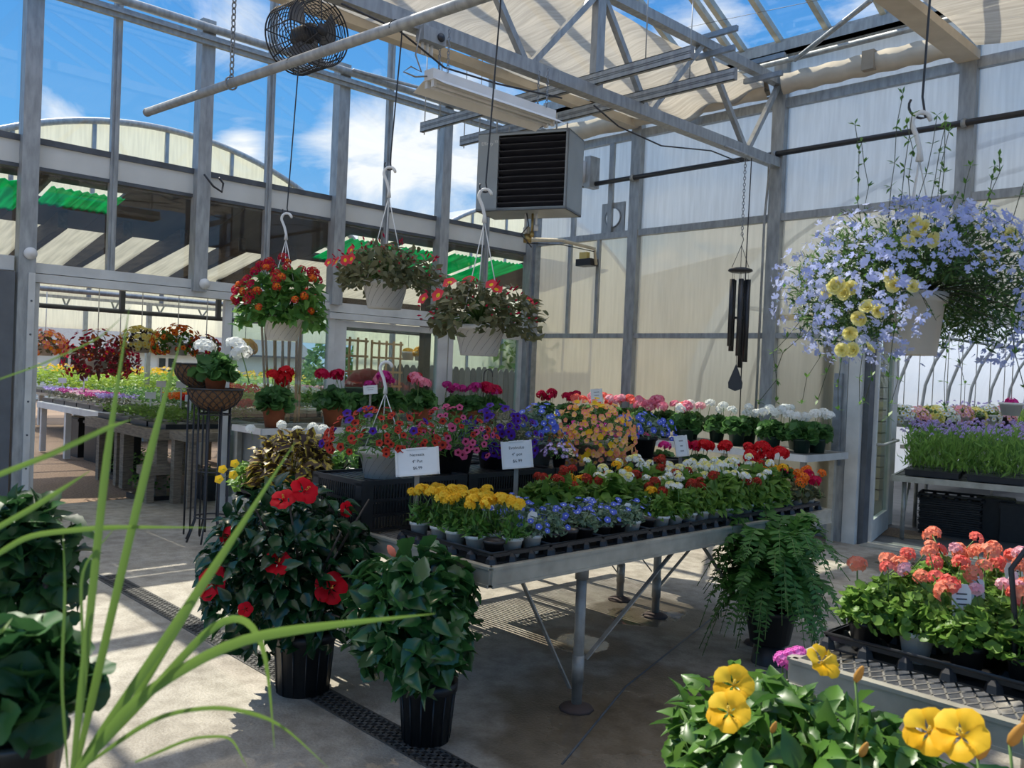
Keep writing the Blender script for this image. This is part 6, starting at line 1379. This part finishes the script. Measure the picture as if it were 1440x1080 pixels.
yard_table('small weathered timber stand just outside the doorway', -9.45, -8.98, 3.95, 4.75, .80, woodw, [(.05, .05, .045), (.42, .05, .045), (.42, .75, .045), (.05, .75, .045)])
yard_table('low timber stand beside the taller one at the doorway', -9.75, -9.5, 3.72, 4.3, .40, woodw, [(.05, .05, .04), (.2, .05, .04), (.2, .5, .04)])
yard_table('pale legged table with purple bedding plants further out', -15.4, -12.5, 4.25, 5.9, .80, alu, [(.1, .06, .04), (1.3, .06, .04), (2.8, .06, .05), (2.8, 1.5, .05)])
yard_table('long table of lime green plants at the back of the plant house', -21, -16, 5.6, 10.5, .78, alu, [(.2, .2, .05), (4.8, .2, .05), (4.8, 4.6, .05), (2.5, .2, .05)])
yard_table('table of white and green plants behind the second glass door', -13.4, -11.75, 5.9, 8.4, .75, woodw, [(.2, .2, .05), (1.5, .2, .05), (1.5, 2.2, .05)])
for k, (x, y, w) in enumerate(((-14.6, 4.75, .26), (-13.8, 4.75, .26), (-12.2, 4.4, .24), (-9.62, 4.55, .26))):
    t = thing('black_bin', f'square black bin standing on the gravel, {ORD[k]} counted from the far end', 'bin', (x, y, -.02), 0, 'black bins outside'); b = MB().bb((-w, -w * .8, 0), (w, w * .8, .62 if k < 3 else .3)); b.bb((-w - .02, -w * .8 - .02, .56 if k < 3 else .27), (w + .02, w * .8 + .02, .6 if k < 3 else .29)); obj('bin', b, blackp, t)
def bed_tray(label, x, y, z, w, l, T, m, n, h, L, seed, fl=None, group=None, kind='bedding_tray', rz=0):
    t = thing(kind, label, 'tray of plants', (x, y, z), rz, group); obj('tray', MB().bb((-w / 2, -l / 2, 0), (w / 2, l / 2, .06)), blackp, t)
    r = np.random.RandomState(seed); p = np.stack([(r.rand(n) - .5) * w, (r.rand(n) - .5) * l, .07 + h * (.25 + .75 * r.rand(n)) ** 1.0], 1); p[:, 2] *= .85 + .15 * np.sin(p[:, 0] * 14) * np.sin(p[:, 1] * 14)
    b = MB(); b.scatter(T, p, r.randn(n, 3) * (1, 1, .4) + (0, 0, .35), r.randn(n, 3) * .4 + (0, 0, 1), L * (.7 + .6 * r.rand(n))); obj('foliage', b, m, t)
    if fl:
        fm_, nf, s_ = fl; q = np.stack([(r.rand(nf) - .5) * w, (r.rand(nf) - .5) * l, .06 + h * (.85 + .3 * r.rand(nf))], 1); b = MB(); d = r.randn(nf, 3) * .5 + (.2, -.2, 1); b.scatter(FLORET, q, np.cross(d, r.randn(nf, 3)), d, s_ * (.7 + .6 * r.rand(nf))); o = obj('bloom', b, fm_, t); o['kind'] = 'stuff'
    return t
s = 600
for i in range(4):
    for j in range(2):
        s += 1; bed_tray(f'tray of small leafy green seedlings on the timber table, {ORD[i]} along, {["front", "back"][j]} row', -11.55 + i * .55, 4.15 + j * .4, .785, .5, .36, OVATES, [L_fresh], 220, .13, .05, s, None, 'trays on the timber table')
for i in range(4): s += 1; bed_tray(f'tray of red bedding flowers on the timber table, {ORD[i]} along', -11.55 + i * .55, 4.95, .785, .52, .36, OVATES, [L_mid], 180, .24, .05, s, ([F_red if i else F_ora, T_red], 190, .028), 'red trays on the timber table')
for i in range(5): s += 1; bed_tray(f'tray of mauve flowered bedding on the pale legged table, {ORD[i]} along', -15.1 + i * .56, 4.55, .805, .52, .5, OVATES, [L_olive], 170, .15, .05, s, ([[F_lav, F_mag, F_lpink, F_mag, F_lav][i], T_white], 120, .026), 'mauve trays on the pale table')
for i in range(5): s += 1; bed_tray(f'tray of grey green bedding on the pale legged table, {ORD[i]} along the back', -15.1 + i * .56, 5.35, .805, .52, .7, OVATES, [L_mid], 230, .22, .06, s, None, 'green trays on the pale table')
for i in range(8):
    for j in range(3): s += 1; bed_tray(f'tray of lime yellow leaves on the far table, {ORD[i]} along, {ORD[j]} row', -20.5 + i * .6, 6.0 + j * 1.5, .785, .56, 1.4, OVATES, [[L_lime, L_fresh, L_lime][j]], 300, .45, .1, s, ([F_yel, T_yel], 60, .04) if (i + j) % 3 == 0 else None, 'lime trays on the far table')
for i in range(3):
    for j in range(3): s += 1; bed_tray(f'tray of mixed green plants on the table behind the glass, {ORD[i]} along, {ORD[j]} row', -13.1 + i * .5, 6.3 + j * .75, .755, .48, .68, OVATES, [L_fresh if j else L_lime], 230, .35, .08, s, ([[F_red, F_white, F_lpink][j], T_yel], 70, .035), 'trays behind the glass')
for i, (px, py, X) in enumerate([(142, 645, -11.8), (255, 620, -9.9), (150, 700, -9.9), (250, 655, -9.7), (160, 645, -12.6)]):
    q = at(px, py, X=X); bed_tray(f'clump of green plants on the gravel under the tables, {ORD[i]} of five', X, q[1] + (.5 if i else .3), -.018, .5, .4, OVATES, [L_mid], 150, .26, .06, s + i, None, 'plants under the tables', 'ground_plant')
def far_basket(label, px, py, dist, rp, leafm, blooms, seed, potm=None, up=2.55, flat=.8, trail=None, group='baskets in the plant house'):
    c = at(px, py, dist=dist); R = rp / FPX * dist; t = thing('hanging_basket', label, 'flower basket', (c[0], c[1], c[2] - R * .4), 0, group)
    link('pot', potm or PBASK(), t, (0, 0, -.13)); obj('foliage', foliage(OVATES, 260, (R, R, R * flat), R * .22, seed, lo=-.6, fill=.35, droop=.3, stems=10), [leafm, L_stalk], t)
    for k, (fm_, n, sz) in enumerate(blooms):
        p, d = surface_spots(n, (R, R, R * flat), seed + k, -.5, 0, 1.03); b = MB(); b.scatter(PETUNIA, p, np.cross(d, rng.randn(n, 3)), d, sz); o = obj('bloom', b, fm_, t); o['kind'] = 'stuff'
    obj('hanger_cord', MB().tube([(0, 0, 0), (0, 0, max(.3, up - c[2]))], .006, 4), whitep, t); return t
far_basket('basket of orange flowers hanging next to the doorway jamb', 64, 475, 12, 30, L_olive, [([F_salm, T_yel], 140, .035), ([F_ora, T_yel], 60, .035)], 701)
far_basket('big hanging basket of red bronze foliage beside the white house', 137, 490, 10.5, 46, L_red, [([F_crim, T_dark], 90, .03), ([F_brick, T_yel], 70, .025)], 702, flat=1.0)
far_basket('trailing red foliage basket close behind the bronze one', 168, 497, 11.5, 30, L_red, [([F_crim, T_dark], 90, .03)], 708, flat=1.1)
far_basket('basket of cream flowers topped with plum dark spikes', 199, 470, 11, 29, L_plum, [([F_pale, T_yel], 130, .035)], 703)
far_basket('basket of orange flowers over dark green leaves', 250, 470, 10.5, 36, L_mid, [([F_ora, T_red], 90, .035), ([F_brick, T_yel], 40, .03)], 704)
far_basket('olive and red hanging basket beside the orange one', 290, 480, 10.5, 24, L_olive, [([F_crim, T_yel], 50, .03)], 705)
far_basket('round basket of yellow flowers seen through the glass door', 345, 483, 13, 17, L_mid, [([F_yel, T_yel], 140, .04)], 706)
far_basket('small yellow flower basket above the picket fence', 592, 492, 14.5, 11, L_mid, [([F_yel, T_yel], 90, .04)], 707)
far_basket('second small yellow basket above the picket fence', 574, 493, 15.5, 8, L_mid, [([F_yel, T_yel], 90, .04)], 709)
for k, (px, py, X) in enumerate([(88, 535, -14.8), (118, 532, -14.2), (227, 540, -11.6), (255, 541, -11.0), (212, 556, -10.8), (268, 560, -10.2)]):
    q = at(px, py, X=X); z0 = .8 if X < -12 else .78; q[1] = min(max(q[1], 4.3 if X < -12 else 3.95), 5.8 if X < -12 else 5.1); t = thing('plant_card', f'small white name card among the outdoor bedding plants, {ORD[k]} from the doorway jamb', 'name card', (q[0], q[1], z0), .76, 'name cards outside'); h = q[2] - z0
    obj('stake', MB().bb((-.01, 0, 0), (.01, .005, max(.05, h))), whitep, t); obj('panel', MB().bb((-.065, -.01, max(.05, h) - .04), (.065, -.003, max(.05, h) + .04)), tagp, t)
# shrubs and trees far out
for k, (px, py, dist, R, m) in enumerate([(590, 520, 26, 1.6, L_mid), (380, 560, 24.5, .8, L_lime), (430, 560, 26, .9, L_fresh), (470, 520, 30, 1.4, L_mid), (715, 500, 22, 1.3, L_fresh)]):
    c = at(px, py, dist=dist); t = thing('garden_shrub', ['broad green tree far behind the picket fence', 'lime green shrub behind the glass door', 'fresh green shrub beside the stakes', 'green tree behind the trellis', 'green shrub far beyond the corner glass'][k], 'shrub', (c[0], c[1], -.02)); obj('foliage', foliage(OVATE, 600, (R, R, R), R * .18, 800 + k, lo=-.9, fill=.3), [m], t, (0, 0, max(c[2], R * .9))); obj('stem', MB().tube([(0, 0, 0), (0, 0, max(c[2], R * .9))], .06, 6), woodd, t)

# ================================================================ PLANTS IN THE HOOP HOUSE
def hoop_table(label, x, y, rz, w, l, z=.70):
    t = thing('yard_table', label, 'plant table', (x, y, 0), rz); obj('tabletop', expanded(MB().bb((-w / 2, -l / 2, z - .02), (w / 2, l / 2, z - .014)), -w / 2, w / 2, -l / 2, l / 2, z - .01, .12), meshm, t); b = MB()
    for a, e in (((-w / 2, -l / 2), (w / 2, -l / 2)), ((w / 2, -l / 2), (w / 2, l / 2)), ((w / 2, l / 2), (-w / 2, l / 2)), ((-w / 2, l / 2), (-w / 2, -l / 2))): b.bar((*a, z - .03), (*e, z - .03), .025, .06)
    obj('rim', b, alu_m, t)
    for sx in (-1, 1):
        for sy in (-1, 0, 1): obj('leg', MB().tube([(sx * (w / 2 - .1), sy * (l / 2 - .15), 0), (sx * (w / 2 - .1), sy * (l / 2 - .15), z - .06)], .022, 8), legm, t); 
        obj('brace', MB().bar((sx * (w / 2 - .1), -l / 2 + .2, .2), (sx * (w / 2 - .1), -l / 2 + .6, z - .06), .018, .008), legm, t)
    return t
def verbena(label, x, y, z, seed, m, fl, h=.45, group='tall verbena trays', w=.5, l=.34, rz=.0):
    t = thing('verbena_tray', label, 'tray of plants', (x, y, z), rz, group); obj('tray', MB().bb((-w / 2, -l / 2, 0), (w / 2, l / 2, .06)).bb((-w / 2 - .01, -l / 2 - .01, .055), (w / 2 + .01, l / 2 + .01, .065)), blackp, t); r = np.random.RandomState(seed); n = 420
    p = np.stack([(r.rand(n) - .5) * w * 1.2, (r.rand(n) - .5) * l * 1.2, .06 + h * .85 * r.rand(n) ** 1.2], 1); b = MB(); b.scatter(NARROW, p, r.randn(n, 3) * (.5, .5, .3) + (0, 0, .9), r.randn(n, 3) + (0, 0, .1), .09 * (.7 + .6 * r.rand(n)))
    for k in range(26): q = p[k]; b.tube([(q[0] * .8, q[1] * .8, .06), (q[0], q[1], .06 + h * .9)], .0025, 4)
    obj('foliage', b, m, t)
    if fl:
        q = np.stack([(r.rand(40) - .5) * w * 1.25, (r.rand(40) - .5) * l * 1.25, .06 + h * (.85 + .25 * r.rand(40))], 1); b = MB()
        for k in range(40): d = sphere_dirs(7, -.2, k); b.scatter(FLORET, q[k] + d * .016, np.cross(d, r.randn(7, 3)), d, .012)
        o = obj('bloom', b, fl, t); o['kind'] = 'stuff'
    return t
q0 = at(1255, 668, Z=.68); rz = .25; ca, sa = math.cos(rz), math.sin(rz)
def tbl(u, v): return (q0[0] + .0 + u * ca - v * sa, q0[1] + u * sa + v * ca)
TW, TL = 1.35, 2.3; c = tbl(TW / 2, TL / 2); hoop_table('metal table of tall verbena just inside the hoop house', c[0], c[1], rz, TW, TL, .68)
k = 0
for i in range(2):
    for j in range(4):
        k += 1; u, v = .36 + i * .58, .24 + j * .44; x, y = tbl(u, v); verbena(f'tray of tall green verbena with lavender heads, {ORD[j]} row from the doorway, {["left", "right"][i]} tray', x, y, .685, 900 + k, [L_fresh if k % 3 else L_mid], [F_lav, T_white], .40 + .04 * (k % 3), rz=rz)
x, y = tbl(2.15, 1.9); hoop_table('second metal table with low plants further inside the hoop house', x, y, rz, 1.3, 2.6, .70)
for k in range(6):
    a, b_ = tbl(1.83 + (k % 2) * .6, .95 + (k // 2) * .75); bed_tray(f'tray of low lime and plum plants in the hoop house, {ORD[k]} of six', a, b_, .705, .55, .6, OVATES, [[L_lime, L_plum, L_fresh][k % 3]], 260, .16, .06, 950 + k, ([F_lpink, T_white], 60, .02) if k % 3 == 1 else None, 'low trays in the hoop house', 'bedding_tray', rz)
hoop_table('long table of leafy plants at the back of the hoop house', -4.9, 17.5, 0, 1.4, 7, .7)
for k in range(9): verbena(f'tray of bushy green plants on the long back table, {ORD[k]} from the doorway', -4.9, 14.4 + k * .75, .705, 970 + k, [[L_mid, L_fresh, L_lime][k % 3]], [F_lav, T_white] if k % 2 else None, .6, 'bushy trays in the hoop house', .9, .58)
for k in range(6): verbena(f'tray of leafy shrubs by the film wall, {ORD[k]} along', -3.0, 14.5 + k * 1.2, .355, 990 + k, [[L_fresh, L_lime][k % 2]], None, .8, 'shrub trays by the film', 1.1, .9); 
hoop_table('low table by the film wall in the hoop house', -2.8, 17.5, 0, 1.5, 7.5, .35)
for k in range(8):
    px = 1270 + k * 20; far_basket(f'leafy hanging basket in the row inside the hoop house, {ORD[k]} from the door leaf', px, 578 + 3 * (k % 2), 10.6 + .12 * k, 18, [L_fresh, L_olive, L_mid][k % 3], [([[F_white, F_lpink, F_pale][k % 3], T_yel], 60, .035)], 1000 + k, PBASKK() if k % 2 else PBASK(), 3.6, .95, None, 'baskets in the hoop house')
far_basket('small basket of pink fuchsia hanging deeper in the hoop house', 1422, 565, 10, 9, L_mid, [([F_hot, T_dark], 30, .03)], 1020, None, 3.6, 1., None, 'baskets in the hoop house')
# stacked empty trays and bins under the table
def estack():
    b = MB().bb((-.30, -.20, 0), (.30, .20, .012)); b.bb((-.31, -.21, .018), (.31, .21, .024))
    return b.mesh('tray', [blackp])
q = at(1330, 752, Z=0)
for k in range(16):
    t = thing('stacked_tray', f'empty black tray in the pile under the verbena table, {ORD[k]} from the floor', 'tray', (q[0], q[1] + .12, .0 + k * .0245), rz + .05 * math.sin(k * 2.), 'empty trays piled on the floor'); link('tray', cached('estack', estack), t)
t = thing('carry_tray', 'black pot tray lying on top of the pile of empty trays', 'tray', (q[0], q[1] + .12, 16 * .0245), rz); link('tray', CACHE['tray'], t)
for k, (px, py, h) in enumerate(((1385, 756, .42), (1418, 762, .40))):
    q = at(px, py, Z=0); t = thing('black_bin', ['black bin beside the pile of empty trays', 'black bin with rounded lid holes next to the other bin'][k], 'bin', (q[0] + .05, q[1] + .15, 0), rz); b = MB().bb((-.17, -.15, 0), (.17, .15, h)); b.bb((-.19, -.17, h - .05), (.19, .17, h)); obj('bin', b, blackp, t); obj('lid', MB().bb((-.18, -.16, h), (.18, .16, h + .015)), blackp, t)
tag(obj('spilled_soil', MB().add([(-3.9 + .5 * math.cos(a) * (1 + .2 * math.sin(3 * a)), 9.75 + .3 * math.sin(a), .001) for a in np.linspace(0, 2 * PI, 24)[:-1]], [tuple(range(23))]), gravelm), 'patch of spilled gravel on the floor by the door leaf', 'gravel', kind='stuff')
